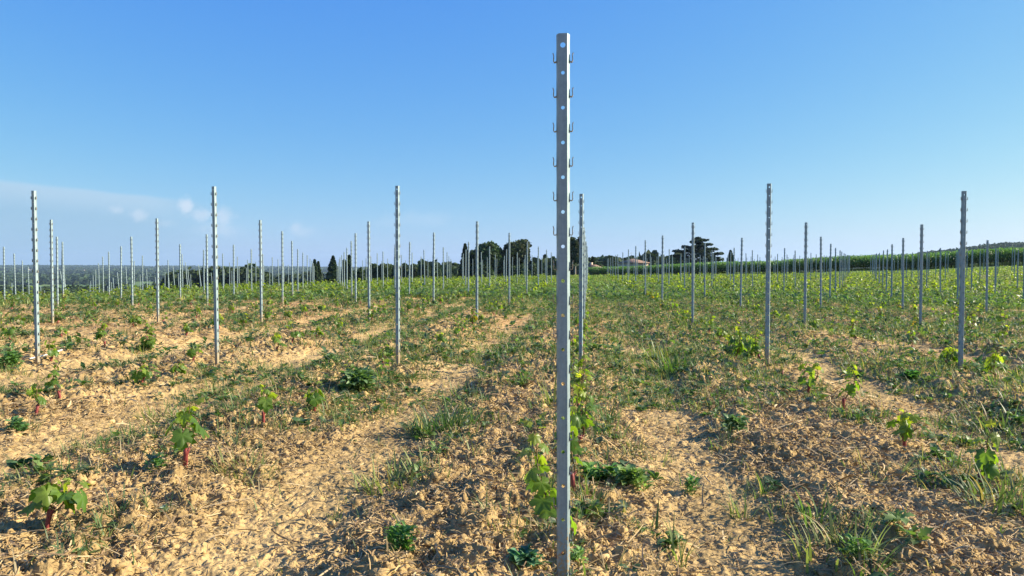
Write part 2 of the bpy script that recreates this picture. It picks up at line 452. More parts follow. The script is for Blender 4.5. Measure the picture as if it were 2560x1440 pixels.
def gz(x, y): return float(height(np.array([x]), np.array([y]))[0])
def px_ground(px, py, iters=6):
    """the ground point seen at a place in the photograph; used to read positions off it"""
    d = 5.0; z = 0.0
    for _ in range(iters):
        d = 1850 * (EYE - z) / max(py - 666, 4); lat = (px - 1280) / 1850 * d
        x, y = from_cam(lat, d); z = float(height(np.array([x]), np.array([y]), False)[0])
    return x, y

# ------------------------------------------------------------------ trellis posts
PH = 1.845; PITCH_Z = .1162
def post_sheet():
    bm = bmesh.new()
    xs = [(-.0125, .034), (-.0205, .0345), (-.0228, .032), (-.0230, .028), (-.0230, .019), (-.0215, .0135), (-.0172, .0045), (-.0148, .0008), (-.0105, 0)]
    xs = xs + [(-x, y) for x, y in xs[::-1]]
    holes = [(PH - .039, .0090)]
    k = 0
    while PH - .131 - k * PITCH_Z > -.1: holes.append((PH - .131 - k * PITCH_Z, .0062)); k += 1
    zs = {PH: 1.0, -.45: .98}
    for z, r_ in holes: zs[z + .0115] = .975; zs[z - .0115] = .975
    k = 0
    hooks = []
    while PH - .077 - k * PITCH_Z > .02:
        z = PH - .077 - k * PITCH_Z; hooks.append(z); zs[z] = 1.0; zs[z + .02] = .995; zs[z - .02] = .995; k += 1
    zl = sorted(zs)
    rows = [[bm.verts.new((x * (zs[z] if abs(x) > .012 else 1), y, z)) for x, y in xs] for z in zl]
    hz = {round(z - .0115, 5): (z, r_) for z, r_ in holes}
    for a in range(len(zl) - 1):
        for b in range(len(xs) - 1):
            c = [rows[a][b], rows[a][b + 1], rows[a + 1][b + 1], rows[a + 1][b]]
            if b == 8 and round(zl[a], 5) in hz:
                z, r_ = hz[round(zl[a], 5)]
                ring = [bm.verts.new((r_ * math.cos(math.pi * (t_ / 8) ), 0, z + r_ * math.sin(math.pi * (t_ / 8)))) for t_ in range(16)]
                cor = {10: c[0], 14: c[1], 2: c[2], 6: c[3]}
                for s_ in (2, 6, 10, 14):
                    e = (s_ + 4) % 16
                    bm.faces.new([cor[s_], cor[e]] + [ring[(s_ + q) % 16] for q in (4, 3, 2, 1, 0)])
            else:
                bm.faces.new(c)
    bmesh.ops.recalc_face_normals(bm, faces=bm.faces)
    bmesh.ops.solidify(bm, geom=list(bm.faces), thickness=.0018)
    for f in bm.faces: f.smooth = False
    return bm, hooks
def hook_geo(bm, side, z):
    prof = [(-.001, -.0130), (.0035, -.0155), (.0070, -.0145), (.0088, -.0100), (.0086, -.002), (.0078, .005), (.0086, .010), (.0108, .0155)]
    w, th = .006, .0028
    ring = []
    for i, (a, b) in enumerate(prof):
        p0 = prof[max(i - 1, 0)]; p1 = prof[min(i + 1, len(prof) - 1)]
        tx, tz = p1[0] - p0[0], p1[1] - p0[1]; l = math.hypot(tx, tz); nx, nz_ = -tz / l * th / 2, tx / l * th / 2
        ww = w * (1 - .45 * (i / 7) ** 2)
        ring.append([bm.verts.new((side * (.0235 + a + sx_ * nx), .0165 + sy * ww, z + b + sx_ * nz_)) for sx_, sy in ((-1, -1), (1, -1), (1, 1), (-1, 1))])
    for a, b in zip(ring, ring[1:]):
        for k in range(4): bm.faces.new([a[k], a[(k + 1) % 4], b[(k + 1) % 4], b[k]])
    bm.faces.new(ring[-1]); bm.faces.new(ring[0][::-1])
bm, HOOKS = post_sheet()
me_profile = bpy.data.meshes.new('post_profile'); bm.to_mesh(me_profile); me_profile.materials.append(M_zinc)
bmh = bmesh.new()
for z in HOOKS:
    for s_ in (-1, 1): hook_geo(bmh, s_, z)
bmesh.ops.recalc_face_normals(bmh, faces=bmh.faces)
tmp = bpy.data.meshes.new('tmp'); bmh.to_mesh(tmp)
bm.from_mesh(tmp)
me_post = bpy.data.meshes.new('trellis_post'); bm.to_mesh(me_post); me_post.materials.append(M_zinc)
bm.free(); bmh.free(); bpy.data.meshes.remove(tmp)
me_hook = []
for s_ in (-1, 1):
    b_ = bmesh.new(); hook_geo(b_, s_, 0.0); bmesh.ops.recalc_face_normals(b_, faces=b_.faces)
    m_ = bpy.data.meshes.new('hook'); b_.to_mesh(m_); b_.free(); m_.materials.append(M_zinc); me_hook.append(m_)
# small corrections read off the photograph: (line, row) -> how far the head stands above the common height
DZ = {(0,0):.004,(1,-3):.05,(1,-2):.10,(1,-1):.11,(1,0):.02,(1,1):.11,(1,2):.01,(2,-5):.06,(2,-4):.08,(2,-3):.05,(2,-2):.03,(2,-1):.04,(2,0):-.05,(2,1):.03,(2,2):.02,
      (3,-6):-.02,(3,-5):.02,(3,-4):.09,(3,-3):.03,(3,-2):.05,(3,-1):.05,(3,1):.0,(3,2):-.04,(3,4):-.02,(3,5):-.06,(4,-9):.14,(4,-5):.08,(4,-4):.05,(4,-2):0,(4,1):.07,(4,6):-.12,(4,7):-.1}
DX = {(1,-3):-.035,(1,-2):-.03,(1,-1):-.02,(1,2):-.025,(2,-3):-.05,(2,-2):-.02,(3,-3):-.06,(4,-7):.14,(4,-8):.1,(4,-9):.1}
_o = 'first second third fourth fifth sixth seventh eighth ninth tenth eleventh twelfth thirteenth fourteenth fifteenth sixteenth seventeenth eighteenth nineteenth'.split()
ORD = _o + [t_ + ('ieth' if i_ < 0 else 'y-' + _o[i_]) for t_ in ('twent', 'thirt', 'fort', 'fift') for i_ in range(-1, 9)]
posts = []
for n in range(0, 17):
    for k in (range(-24, 40) if n else (0,)):
        x = X0 + ROW * k + DX.get((n, k), 0)
        y = (2.5 if n == 0 else LINE0 + LINE * n + (.18 * k if k < 0 else 0))
        if (n, k) not in DX and n > 3: x += random.gauss(0, .02); y += random.gauss(0, .05)
        lat, d = to_cam(x, y)
        if d < 1: continue
        px = 1280 + 1850 * lat / d
        if not -25 < px < 2585: continue
        r = math.hypot(x, y)
        lim = np.interp(px, [0, 500, 900, 1450, 2000, 2560], [92, 80, 66, 76, 88, 80])
        if r > lim: continue
        # the row ends step back along the corn edge on the right
        if d > 86 - (px - 1500) * .004 and px > 1500: continue
        posts.append((n, k, x, y, px, d))
nfar = 0
bylen = {}
for q in posts: bylen.setdefault(q[0], []).append(q)
for n, line in bylen.items():
    line.sort(key=lambda q: q[4])
    for i, (_, k, x, y, px, d) in enumerate(line):
        z = float(macro(np.array([x]), np.array([y]))[0])
        dz = DZ.get((n, k), random.gauss(0, .025))
        if n >= 8 and px < 560 and random.random() < .6: tilt = (random.gauss(0, .01), -abs(random.gauss(.07, .04)))
        else: tilt = (random.gauss(0, .007), random.gauss(0, .007)) if n > 2 else (random.gauss(0, .003), random.gauss(0, .0025))
        if n == 0: tilt = (0, -.0025)
        rz = random.gauss(0, .02)
        if n <= 2:
            o = empty('trellis_post', (x, y, z + dz), rz)
            obj('profile', me_profile, o)
            for hzv in HOOKS:
                for s_ in (0, 1):
                    h = obj('hook', me_hook[s_], o); h.location = (0, 0, hzv)
        else:
            o = obj('trellis_post', me_post); o.location = (x, y, z + dz); 
        o.rotation_euler = (tilt[0], tilt[1], rz)
        if n == 0: lab = 'tall galvanised trellis post with hooks and holes, nearest and largest of all'
        elif n <= 9:
            where = {1: 'line just behind the nearest post', }.get(n, ORD[n] + ' line of posts back')
            lab = f'grey steel post in the {where}, {ORD[i]} from the left'
        else:
            lab = 'thin grey post far off against the dark corn' if px > 1500 else ('thin pale post far off against the valley' if px < 750 else 'thin grey post far off below the distant trees')
        tag(o, lab, 'post', 'steel trellis posts of the vineyard')
print('posts', len(posts), max(q[0] for q in posts))

# ------------------------------------------------------------------ young vines
def vine_leaf_template(seed, n=30):
    """a lobed, toothed vine leaf of unit length lying in XY, stalk at the origin, tip along +Y"""
    rs = random.Random(seed)
    a = np.linspace(-math.pi * .93, math.pi * .93, n)
    lob = np.zeros(n)
    for c, h, w in ((0, 1.0, .42), (.95, .86, .40), (-.95, .86, .40), (1.95, .66, .45), (-1.95, .66, .45), (2.7, .45, .3), (-2.7, .45, .3)):
        lob = np.maximum(lob, h * np.exp(-((a - c - rs.uniform(-.06, .06)) / w) ** 2 * .55))
    lob = .28 + .72 * lob
    lob *= 1 + .07 * np.where(np.arange(n) % 2 == 0, 1, -1)
    lob *= .58
    def ring(f): return np.stack([np.sin(a) * lob * f, np.cos(a) * lob * f + .12, 0 * a], -1)
    v = np.concatenate([[[0, .12, 0]], ring(.5), ring(1.0)])
    rad = np.hypot(v[:, 0], v[:, 1] - .12); ang = np.arctan2(v[:, 0], v[:, 1] - .12)
    v[:, 2] = -.45 * rad ** 2 * rs.uniform(.5, 1.6) + .05 * np.cos(ang * 5) * rad + .05 * np.sin(ang * 7 + seed) * rad
    v[:, 2] += rs.uniform(-.35, .25) * np.abs(v[:, 0]) 
    j = np.arange(n - 1)
    tri = np.stack([0 * j, 1 + j, 2 + j], -1)
    q = np.stack([1 + j, 1 + n + j, 2 + n + j, 2 + j], -1)
    vein = np.where(np.arange(n) % 1 == 0, 1.0, 1.0)
    cv = np.concatenate([[1.25], .98 + .10 * np.cos(a * 5), .95 + 0 * a])
    return v, [tri, q], cv
VL = [vine_leaf_template(s) for s in range(6)]
VLS = [vine_leaf_template(s, 14) for s in range(3)]
def orient(up, fwd):
    up = np.asarray(up, float); up /= np.linalg.norm(up)
    fwd = np.asarray(fwd, float); fwd = fwd - up * fwd.dot(up); fwd /= np.linalg.norm(fwd) + 1e-9
    return np.stack([np.cross(fwd, up), fwd, up], -1)
def vine_meshes(seed, h=.3, nleaf=9, lean=(0, 0), size=.09, stem=.10, low=False, shoots=1, young=.3):
    rs = random.Random(seed)
    st = Acc(); sh = Acc(); fo = Acc()
    # waxed graft: a stubby peg with a spur
    w = rs.uniform(.0095, .013)
    l0 = rs.uniform(-.015, .015), rs.uniform(-.015, .015)
    pts = [(0, 0, -.06), (0, 0, 0), (l0[0] * .5, l0[1] * .5, stem * .5), (l0[0], l0[1], stem * .88), (l0[0] * 1.2, l0[1], stem)]
    v, f = tube(pts, [w, w * 1.05, w * .92, w * 1.2, w * .55], 9); st.add(v, f, (.3, .05, .05))
    v, f = tube([(l0[0], l0[1], stem * .7), (l0[0] + .012, l0[1], stem * .9), (l0[0] + .02, l0[1] + .004, stem * 1.03)], [w * .8, w * .62, w * .3], 7); st.add(v, f, (.3, .05, .05))
    leaves = []
    for s in range(shoots):
        top = np.array([lean[0] + (rs.uniform(-.08, .08) if s else 0), lean[1] + (rs.uniform(-.08, .08) if s else 0), stem + h * (1 if s == 0 else rs.uniform(.6, .95))])
        p0 = np.array([l0[0] + .012, l0[1], stem * .85])
        bend = np.array([rs.uniform(-.05, .05), rs.uniform(-.05, .05), 0])
        P = [p0 + (top - p0) * t_ + bend * math.sin(math.pi * t_) + np.array([.006 * math.sin(9 * t_ + seed), .006 * math.cos(8 * t_), 0]) for t_ in np.linspace(0, 1, 9)]
        v, f = tube(P, np.linspace(.0042, .0016, 9), 6); sh.add(v, f, (.1, .08, .04))
        nl = max(3, int(nleaf / shoots))
        for i in range(nl):
            t_ = (i + .6) / nl
            t_ = .12 + .88 * t_
            base = P[min(int(t_ * 8), 7)] + (P[min(int(t_ * 8) + 1, 8)] - P[min(int(t_ * 8), 7)]) * (t_ * 8 - int(t_ * 8)) if t_ < 1 else P[8]
            az = i * 2.6 + seed + rs.uniform(-.6, .6)
            out = np.array([math.cos(az), math.sin(az), 0])
            sc = .80 * size * (1.1 - .62 * max(0, t_ - .35) / .65) * rs.uniform(.75, 1.2)
            pl = sc * rs.uniform(.5, .9)
            tipp = base + out * pl * .8 + np.array([0, 0, pl * rs.uniform(.2, .65)])
            v, f = tube([base, (base + tipp) / 2 + np.array([0, 0, .01]), tipp], .0013, 4, False); sh.add(v, f, (.2, .2, .05))
            droop = rs.uniform(.25, 1.45) if t_ < .9 else rs.uniform(-.9, .2)
            up = np.array([0, 0, 1.0]) * math.cos(droop) + out * math.sin(droop) + np.array([rs.gauss(0, .22), rs.gauss(0, .22), 0])
            fw = out * math.cos(droop) - np.array([0, 0, 1]) * math.sin(droop)
            Mx = orient(up, fw) * sc * 1.25
            tv, tf, cv = (VLS[rs.randrange(3)] if low else VL[rs.randrange(6)])
            y_ = np.clip((t_ - .45) * 1.5 + rs.uniform(-.25, .25), 0, 1) * young * 2
            c = np.array([.085, .165, .028]) + (np.array([.27, .33, .05]) - np.array([.085, .165, .028])) * min(y_, 1)
            if low and rs.random() < .03: c = np.array([.13, .11, .03])
            c = c * rs.uniform(.8, 1.2)
            fo.scatter(tv, tf, Mx[None], tipp[None], c[None], cv)
    return st.mesh('graft_stem', M_wax, True), sh.mesh('shoot', M_shoot, True), fo.mesh('foliage', M_vine, True)
def place_vine(meshes, x, y, rz=0., sc=1., z=None):
    o = empty('young_vine', (x, y, (gz(x, y) if z is None else z) - .004), rz)
    o.scale = (sc,) * 3
    for nme, m in zip(('graft_stem', 'shoot', 'foliage'), meshes): obj(nme, m, o)
    return o
GV = 'young vines planted along the rows'
# those one can read in the photograph: place, height, leaves, lean, leaf size, stem
NEARV = [
 (105, 1345, .11, 13, (.03, .0), .100, .095, 'young vine with bushy leaves over a bright red stem, nearest the bottom left corner', 1, 2),
 (457, 1187, .22, 7, (.04, .0), .115, .100, 'tall bare vine with drooping leaves on a peeling red stem', 2, 1),
 (655, 1082, .16, 6, (.0, .0), .095, .085, 'small vine with a pale rounded leaf head on a thin red stem', 3, 1),
 (145, 1008, .22, 11, (.02, .0), .075, .07, 'leafy upright vine with red stem in front of the leftmost large post', 4, 1),
 (350, 968, .13, 9, (.02, .02), .10, .07, 'spreading vine with a bright yellow-green right side between the two left posts', 5, 2),
 (1398, 1412, .40, 12, (-.10, .05), .088, .10, 'tall vine with large drooping leaves climbing left of the nearest post', 6, 1),
 (1436, 1255, .42, 13, (.05, .0), .085, .09, 'lush vine directly behind the nearest post, leaves showing at its right edge', 7, 1),
 (1447, 1130, .40, 14, (.03, .0), .08, .08, 'second vine seen just right of the nearest post, above the lush one', 8, 2),
 (2113, 1036, .27, 10, (.03, .0), .085, .10, 'upright vine with lit yellow leaves at its top on the stony right ridge', 9, 1),
 (2268, 1130, .13, 11, (.02, .0), .095, .10, 'low vine with a pale shiny leaf and dark red stem on the right ridge', 10, 2),
 (2462, 1228, .21, 10, (.05, .0), .10, .08, 'vine glowing yellow-green near the bottom right, on a forked stem', 11, 2),
 (1958, 945, .0, 0, (0, 0), 0, .07, '', 12, 1),
 (2034, 968, .17, 9, (.0, .0), .08, .06, 'weedy looking vine with one pale leaf, right of the bare red stump', 13, 2),
 (1838, 915, .38, 22, (.0, .0), .085, .08, 'big bushy vine left of the large post right of centre', 14, 3),
 (1902, 905, .28, 12, (-.02, .0), .085, .07, 'leafy vine touching the large post right of centre', 15, 2),
 (2283, 880, .24, 8, (-.03, 0), .075, .07, 'slim vine with a yellow tip left of the large right post', 16, 1),
 (2380, 905, .13, 14, (0, 0), .085, .05, 'bushy low vine with a white leaf leaning on the large right post', 17, 2),
 (2490, 935, .2, 14, (0, 0), .085, .05, 'broad green vine just right of the large right post', 18, 3),
 (690, 880, .17, 9, (.0, .0), .10, .06, 'pale vine with open leaves right of the second large post', 19, 2),
 (955, 918, .2, 6, (.0, .0), .08, .06, 'thin yellow-green vine left of the third large post', 20, 1),
 (480, 915, .12, 8, (.0, .0), .09, .05, 'low pale vine left of the second large post', 21, 2),
 (370, 880, .17, 20, (.0, .0), .11, .04, 'dark spreading vine in the weeds between the two left posts', 22, 3),
]
taken = []
for (px, py, h, nl, lean, sz, stem, lab, seed, sh) in NEARV:
    x, y = px_ground(px, py)
    taken.append((x, y))
    if nl == 0:
        o = empty('vine_stump', (x, y, gz(x, y)))
        a_ = Acc(); v, f = tube([(0, 0, -.05), (0, 0, .03), (.004, 0, .075)], [.012, .012, .008], 8); a_.add(v, f, (.2, .04, .04))
        obj('graft_stem', a_.mesh('graft_stem', M_wax, True), o)
        tag(o, 'bare dark red vine stump without leaves on the right ridge', 'vine', GV); continue
    o = place_vine(vine_meshes(seed, h * 1.12, int(nl * 1.5), (lean[0] * cy_, lean[1]), sz, stem, False, sh, .5), x, y)
    tag(o, lab, 'vine', GV)
VV = [vine_meshes(100 + i, random.uniform(.12, .34), random.randint(8, 16), (random.uniform(-.05, .05), random.uniform(-.05, .05)), random.uniform(.075, .10), random.uniform(.05, .09), i >= 4, random.choice((1, 2, 2, 3)), .5) for i in range(14)]
cand = []
for k in range(-24, 40):
    x = X0 + ROW * k
    y = 2.72 + (.18 * k if k < 0 else 0) + random.uniform(-.1, .1)
    j = 0
    while y < 95:
        y += .95; j += 1
        xx, yy = x + random.gauss(0, .03), y + random.gauss(0, .06)
        lat, d = to_cam(xx, yy)
        if d < 2.2: continue
        px = 1280 + 1850 * lat / d
        if not -60 < px < 2620: continue
        lim = np.interp(px, [0, 500, 900, 1450, 2000, 2560], [60, 60, 66, 76, 88, 80])
        if math.hypot(xx, yy) > lim or random.random() < .08: continue
        if any((xx - a) ** 2 + (yy - b) ** 2 < .45 ** 2 for a, b in taken): continue
        cand.append((d, xx, yy, k, j, px))
cand.sort()
NV = 300 - len(NEARV)
def side_label(k, j, px):
    if k == 0: w = 'in the row of the nearest post'
    else: w = f'in the {ORD[abs(k) - 1]} row {"left" if k < 0 else "right"} of the nearest post'
    return w
seen = {}
for (d, x, y, k, j, px) in cand[:NV]:
    i = random.randrange(14) if d > 9 else random.choice((0, 1, 2, 3))
    o = place_vine(VV[i], x, y, random.uniform(0, 6.28), random.uniform(.8, 1.2))
    seen[k] = seen.get(k, 0) + 1
    tag(o, f'young green vine {side_label(k, j, px)}, number {seen[k]} going back', 'vine', GV)
# beyond those three hundred: the rest of the vines, one mass of small leaf heads
fv = Acc()
for (tv, tf, cv) in VLS:
    N = 0; M_, T_, C_ = [], [], []
    for (d, x, y, k, j, px) in cand[NV:]:
        nl = 4 if d < 40 else 3
        zb = float(macro(np.array([x]), np.array([y]))[0])
        hh = random.uniform(.15, .42); 
        for q in range(nl):
            a = random.uniform(0, 6.28); dr = random.uniform(-.2, 1.2)
            out = np.array([math.cos(a), math.sin(a), 0])
            M_.append(orient(np.array([0, 0, math.cos(dr)]) + out * math.sin(dr), out * math.cos(dr) - np.array([0, 0, math.sin(dr)])) * random.uniform(.10, .16))
            T_.append((x + random.gauss(0, .05), y + random.gauss(0, .08), zb + .07 + hh * random.random()))
            C_.append(np.array([.09, .155, .03]) + np.array([.08, .085, .015]) * random.random())
    fv.scatter(tv, tf, np.array(M_), np.array(T_), np.array(C_), cv)
tag(obj('far_vines', fv.mesh('far_vines', M_vine, True)), 'mass of small green vines filling the far end of the vineyard', 'vines', None, 'stuff')
print('vines', len(cand))

# ------------------------------------------------------------------ weeds, grass, straw and clods
def cover(X, Y):
    r = np.hypot(X, Y); u = lane_u(X, Y)
    lat, d = to_cam(X, Y); th = np.arctan2(lat, d)
    base = np.interp(r, [2, 4, 6.5, 9, 13, 20, 32, 55], [.32, .40, .55, .64, .70, .80, .95, 1.05])
    base = base + np.where(th < .05, np.clip(th - .05, -.5, 0) * np.interp(r, [4, 12, 30, 60], [.1, .45, .8, .65]), np.clip(th, 0, .6) * .2)
    base = base - np.clip(th, -.6, .6) * .22 * (1 - sstep(r, 5, 9))
    base = base + .22 * sstep(r, 4.5, 7.5) * ((X > X0) & (X < X0 + ROW)) * (1 - sstep(r, 12, 20))
    ln = np.interp(u, [0, .1, .2, .3, .42, .5, .6, .72, .85, 1], [1.0, .95, .7, .35, .5, 1.35, 1.15, .7, .75, 1.0])
    ln = 1 + (ln - 1) * (1 - sstep(r, 8, 20) * .4)
    lift = np.maximum(sstep(fbm(X * .45, Y * .4, 221, 2), .40, .56) * sstep(r, 3.5, 7), ((X > X0) & (X < X0 + ROW)) * sstep(r, 4.5, 6.5))
    ln = np.where(ln < 1, ln + (1 - ln) * .9 * lift, ln)
    n = .65 * fbm(X * .8, Y * .8, 201, 3) + .35 * fbm(X * 2.6, Y * 2.6, 211, 2)
    th_ = .5 + (.5 - np.clip(base * ln, 0, 1.15)) * .62
    return sstep(n, th_ - .07, th_ + .07)
def sample(n, r0, r1, half=.72, power=1.0):
    """points over the wedge in front, thinner with distance"""
    q = rng.random(n)
    if power == 1.0: r = np.sqrt(r0 ** 2 + q * (r1 ** 2 - r0 ** 2))
    else: r = r0 * (r1 / r0) ** q
    t_ = rng.uniform(-half, half, n)
    return from_cam(r * np.sin(t_), r * np.cos(t_))
def hpx(x, y):
    out = np.empty(len(x))
    for i in range(0, len(x), 200000): out[i:i + 200000] = height(x[i:i + 200000], y[i:i + 200000])
    return out
def blade(seg, bend, w=.05):
    """unit-height blade bending along +Y; width w"""
    t_ = np.linspace(0, 1, seg + 1)
    a = bend * t_
    y = np.cumsum(np.concatenate([[0], np.sin((a[1:] + a[:-1]) / 2) / seg])); z = np.cumsum(np.concatenate([[0], np.cos((a[1:] + a[:-1]) / 2) / seg]))
    ww = w * (1 - t_ ** 1.6) * .5 + 1e-4
    V_ = np.concatenate([np.stack([-ww, y, z], -1), np.stack([ww, y + .15 * ww, z], -1)])
    j = np.arange(seg)
    return V_, [np.stack([j, seg + 1 + j, seg + 2 + j, j + 1], -1)]
BL = {s: [blade(s, b, w) for b, w in ((.35, .045), (.9, .05), (1.5, .055), (2.1, .05), (.6, .07), (1.2, .035))] for s in (2, 3, 5)}
GREENS = np.array([[.085, .145, .04], [.11, .175, .05], [.15, .20, .06], [.095, .14, .06], [.20, .23, .08], [.065, .12, .04]])
DRY = np.array([[.36, .28, .15], [.30, .22, .11], [.42, .34, .20]])
def tufts(acc, cx, cyy, nb, hgt, rad, seg, dry=.1, wide=1.0, spread=.5, tint=None):
    """nb blades round each centre"""
    N = len(cx); nb = np.asarray(nb)
    idx = np.repeat(np.arange(N), nb); n = len(idx)
    a = rng.uniform(0, 6.283, n); rr = np.sqrt(rng.random(n)) * np.repeat(rad, nb)
    x, y = cx[idx] + rr * np.cos(a), cyy[idx] + rr * np.sin(a)
    z = hpx(x, y) - .004
    h = hgt[idx] * rng.uniform(.45, 1.15, n)
    face = a - np.pi / 2 + rng.normal(0, .7, n)
    lean = -np.abs(rng.normal(0, spread, n))
    M_ = rotz(face) @ rotx(lean) * h[:, None, None]
    M_[:, :, 0] *= (wide * (.7 + .6 * rng.random(n)))[:, None]
    base = GREENS[rng.integers(0, len(GREENS), N)][idx]
    c = base * rng.uniform(.75, 1.3, n)[:, None]
    if tint is not None: c = c * tint[idx]
    dd = rng.random(n) < dry
    c[dd] = DRY[rng.integers(0, 3, dd.sum())] * rng.uniform(.8, 1.15, dd.sum())[:, None]
    T_ = np.stack([x, y, z], -1)
    kind = rng.integers(0, 6, n)
    for k in range(6):
        s = kind == k
        tv, tf = BL[seg][k]
        acc.scatter(tv, tf, M_[s], T_[s], c[s])
def leaf_t(long, wid, lobes=0, seg=5):
    t_ = np.linspace(0, 1, seg + 1)
    w = wid * np.sin(np.pi * np.clip(t_ * .93 + .05, 0, 1)) ** .8
    if lobes: w = w * (1 + .35 * np.where(np.arange(seg + 1) % 2 == 0, -1, 1))
    zc = .35 * t_ - .5 * t_ ** 2
    l = np.stack([-w, long * t_, zc + .25 * w], -1); c = np.stack([0 * t_, long * t_, zc - .02], -1); r = np.stack([w, long * t_, zc + .25 * w], -1)
    j = np.arange(seg); k = seg + 1
    return np.concatenate([l, c, r]), [np.concatenate([np.stack([j, k + j, k + j + 1, j + 1], -1), np.stack([k + j, 2 * k + j, 2 * k + j + 1, k + j + 1], -1)])]
WL = {0: [leaf_t(1, .2, 0, 5), leaf_t(1, .28, 1, 7), leaf_t(1, .13, 0, 4), leaf_t(1, .34, 0, 4)], 1: [leaf_t(1, .25, 0, 2), leaf_t(1, .33, 0, 2), leaf_t(1, .17, 0, 2), leaf_t(1, .3, 0, 2)]}
WEEDC = np.array([[.075, .14, .04], [.10, .17, .05], [.065, .12, .05], [.13, .20, .055], [.115, .15, .08]])
def weeds(acc, cx, cyy, nb, size, hgt, lod=0, col=None):
    N = len(cx); idx = np.repeat(np.arange(N), nb); n = len(idx)
    a = rng.uniform(0, 6.283, n)
    lev = rng.random(n) ** .8
    rr = rng.random(n) * size[idx] * .35
    x, y = cx[idx] + rr * np.cos(a), cyy[idx] + rr * np.sin(a)
    zc = hpx(cx, cyy)
    z = zc[idx] + .005 + hgt[idx] * lev
    tilt = .75 - 1.0 * rng.random(n) + .2
    M_ = rotz(a - np.pi / 2) @ rotx(tilt) @ roty(rng.normal(0, .35, n)) * (size[idx] * rng.uniform(.5, 1.1, n))[:, None, None]
    typ = rng.integers(0, 4, N)[idx]
    c = (WEEDC[rng.integers(0, 5, N)] if col is None else col)[idx] * rng.uniform(.7, 1.3, n)[:, None]
    T_ = np.stack([x, y, z], -1)
    for k in range(4):
        s = typ == k
        acc.scatter(*WL[lod][k], M_[s], T_[s], c[s])
ga = Acc(); wa = Acc()
def masked(n, r0, r1, power=1., f=None):
    x, y = sample(n, r0, r1, power=power)
    m = rng.random(n) < (cover(x, y) if f is None else f(x, y))
    return x[m], y[m]
# near
x, y = masked(5200, 1.9, 9.5); N = len(x)
tufts(ga, x, y, rng.integers(6, 26, N), rng.uniform(.05, .15, N), rng.uniform(.03, .11, N), 5, .18)
x, y = masked(9000, 1.9, 9.5, f=lambda a, b: .25 + .35 * cover(a, b)); N = len(x)
tufts(ga, x, y, rng.integers(1, 4, N), rng.uniform(.04, .13, N), np.full(N, .02), 5, .35)
x, y = masked(3600, 1.9, 9.5); N = len(x)
weeds(wa, x, y, rng.integers(5, 16, N), rng.uniform(.025, .07, N), rng.uniform(.0, .05, N))
# dead brown tufts on the ridges
x, y = masked(900, 1.9, 11, f=lambda a, b: np.clip(rough_at(a, b, lane_u(a, b)) - .35, 0, 1)); N = len(x)
tufts(ga, x, y, rng.integers(8, 30, N), rng.uniform(.04, .12, N), rng.uniform(.03, .10, N), 5, .94, .8, .9)
# middle
x, y = masked(24000, 9, 26); N = len(x)
tufts(ga, x, y, rng.integers(6, 16, N), rng.uniform(.06, .17, N), rng.uniform(.05, .16, N), 3, .2, 1.3)
x, y = masked(9000, 9, 26); N = len(x)
weeds(wa, x, y, rng.integers(5, 12, N), rng.uniform(.05, .11, N), rng.uniform(.02, .12, N), 1)
# far
x, y = masked(70000, 25, 95, power=2); N = len(x)
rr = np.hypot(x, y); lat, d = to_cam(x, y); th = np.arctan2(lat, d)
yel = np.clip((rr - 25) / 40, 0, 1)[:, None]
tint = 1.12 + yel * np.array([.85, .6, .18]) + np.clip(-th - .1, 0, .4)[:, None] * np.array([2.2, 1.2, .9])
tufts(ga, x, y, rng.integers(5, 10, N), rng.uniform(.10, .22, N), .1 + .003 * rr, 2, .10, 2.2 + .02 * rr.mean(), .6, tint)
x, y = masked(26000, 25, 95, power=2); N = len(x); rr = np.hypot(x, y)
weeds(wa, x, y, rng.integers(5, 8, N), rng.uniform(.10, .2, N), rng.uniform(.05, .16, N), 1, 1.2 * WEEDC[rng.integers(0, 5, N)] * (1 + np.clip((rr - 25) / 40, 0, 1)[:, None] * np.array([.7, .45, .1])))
tag(obj('grass', ga.mesh('grass', M_grass)), 'patchy green and dry grass growing over the sandy ground', 'grass', None, 'stuff')
tag(obj('low_weeds', wa.mesh('low_weeds', M_weed)), 'low broad leaved weeds scattered between the vine rows', 'weeds', None, 'stuff')
# straw and dead stalks on the ridges
sa = Acc()
def straw(n, r0, r1, l0, l1, w, seg=3):
    x, y = masked(n, r0, r1, f=lambda a, b: np.clip(.12 + .9 * rough_at(a, b, lane_u(a, b)), 0, 1)); N = len(x)
    t_ = np.linspace(-.5, .5, seg + 1)
    for k in range(4):
        s = slice(k, None, 4); n_ = len(x[s])
        cv = (.25 - t_ ** 2) * rng.uniform(-.4, .4); cz = (.25 - t_ ** 2) * rng.uniform(0, .4)
        ww = w * (1 - .5 * np.abs(t_ * 1.6))
        v = np.concatenate([np.stack([t_, cv - ww, cz], -1), np.stack([t_, cv + ww, cz + ww], -1)])
        j = np.arange(seg); q = np.stack([j, j + 1, seg + 2 + j, seg + 1 + j], -1)
        M_ = rotz(rng.uniform(0, 6.28, n_)) @ roty(rng.normal(0, .3, n_)) @ rotx(rng.normal(0, .5, n_)) * (rng.uniform(l0, l1, n_) ** 1.0)[:, None, None]
        c = np.array([[.40, .28, .13], [.31, .205, .095], [.46, .35, .19], [.23, .155, .085]])[rng.integers(0, 4, n_)] * rng.uniform(.75, 1.15, n_)[:, None]
        sa.scatter(v, [q], M_, np.stack([x[s], y[s], hpx(x[s], y[s]) + rng.uniform(.002, .02, n_)], -1), c)
straw(130000, 1.9, 7, .010, .045, .07)
straw(12000, 1.9, 7, .04, .11, .025)
straw(2600, 1.9, 8, .09, .26, .014, 5)
straw(80000, 6, 22, .03, .12, .06, 2)
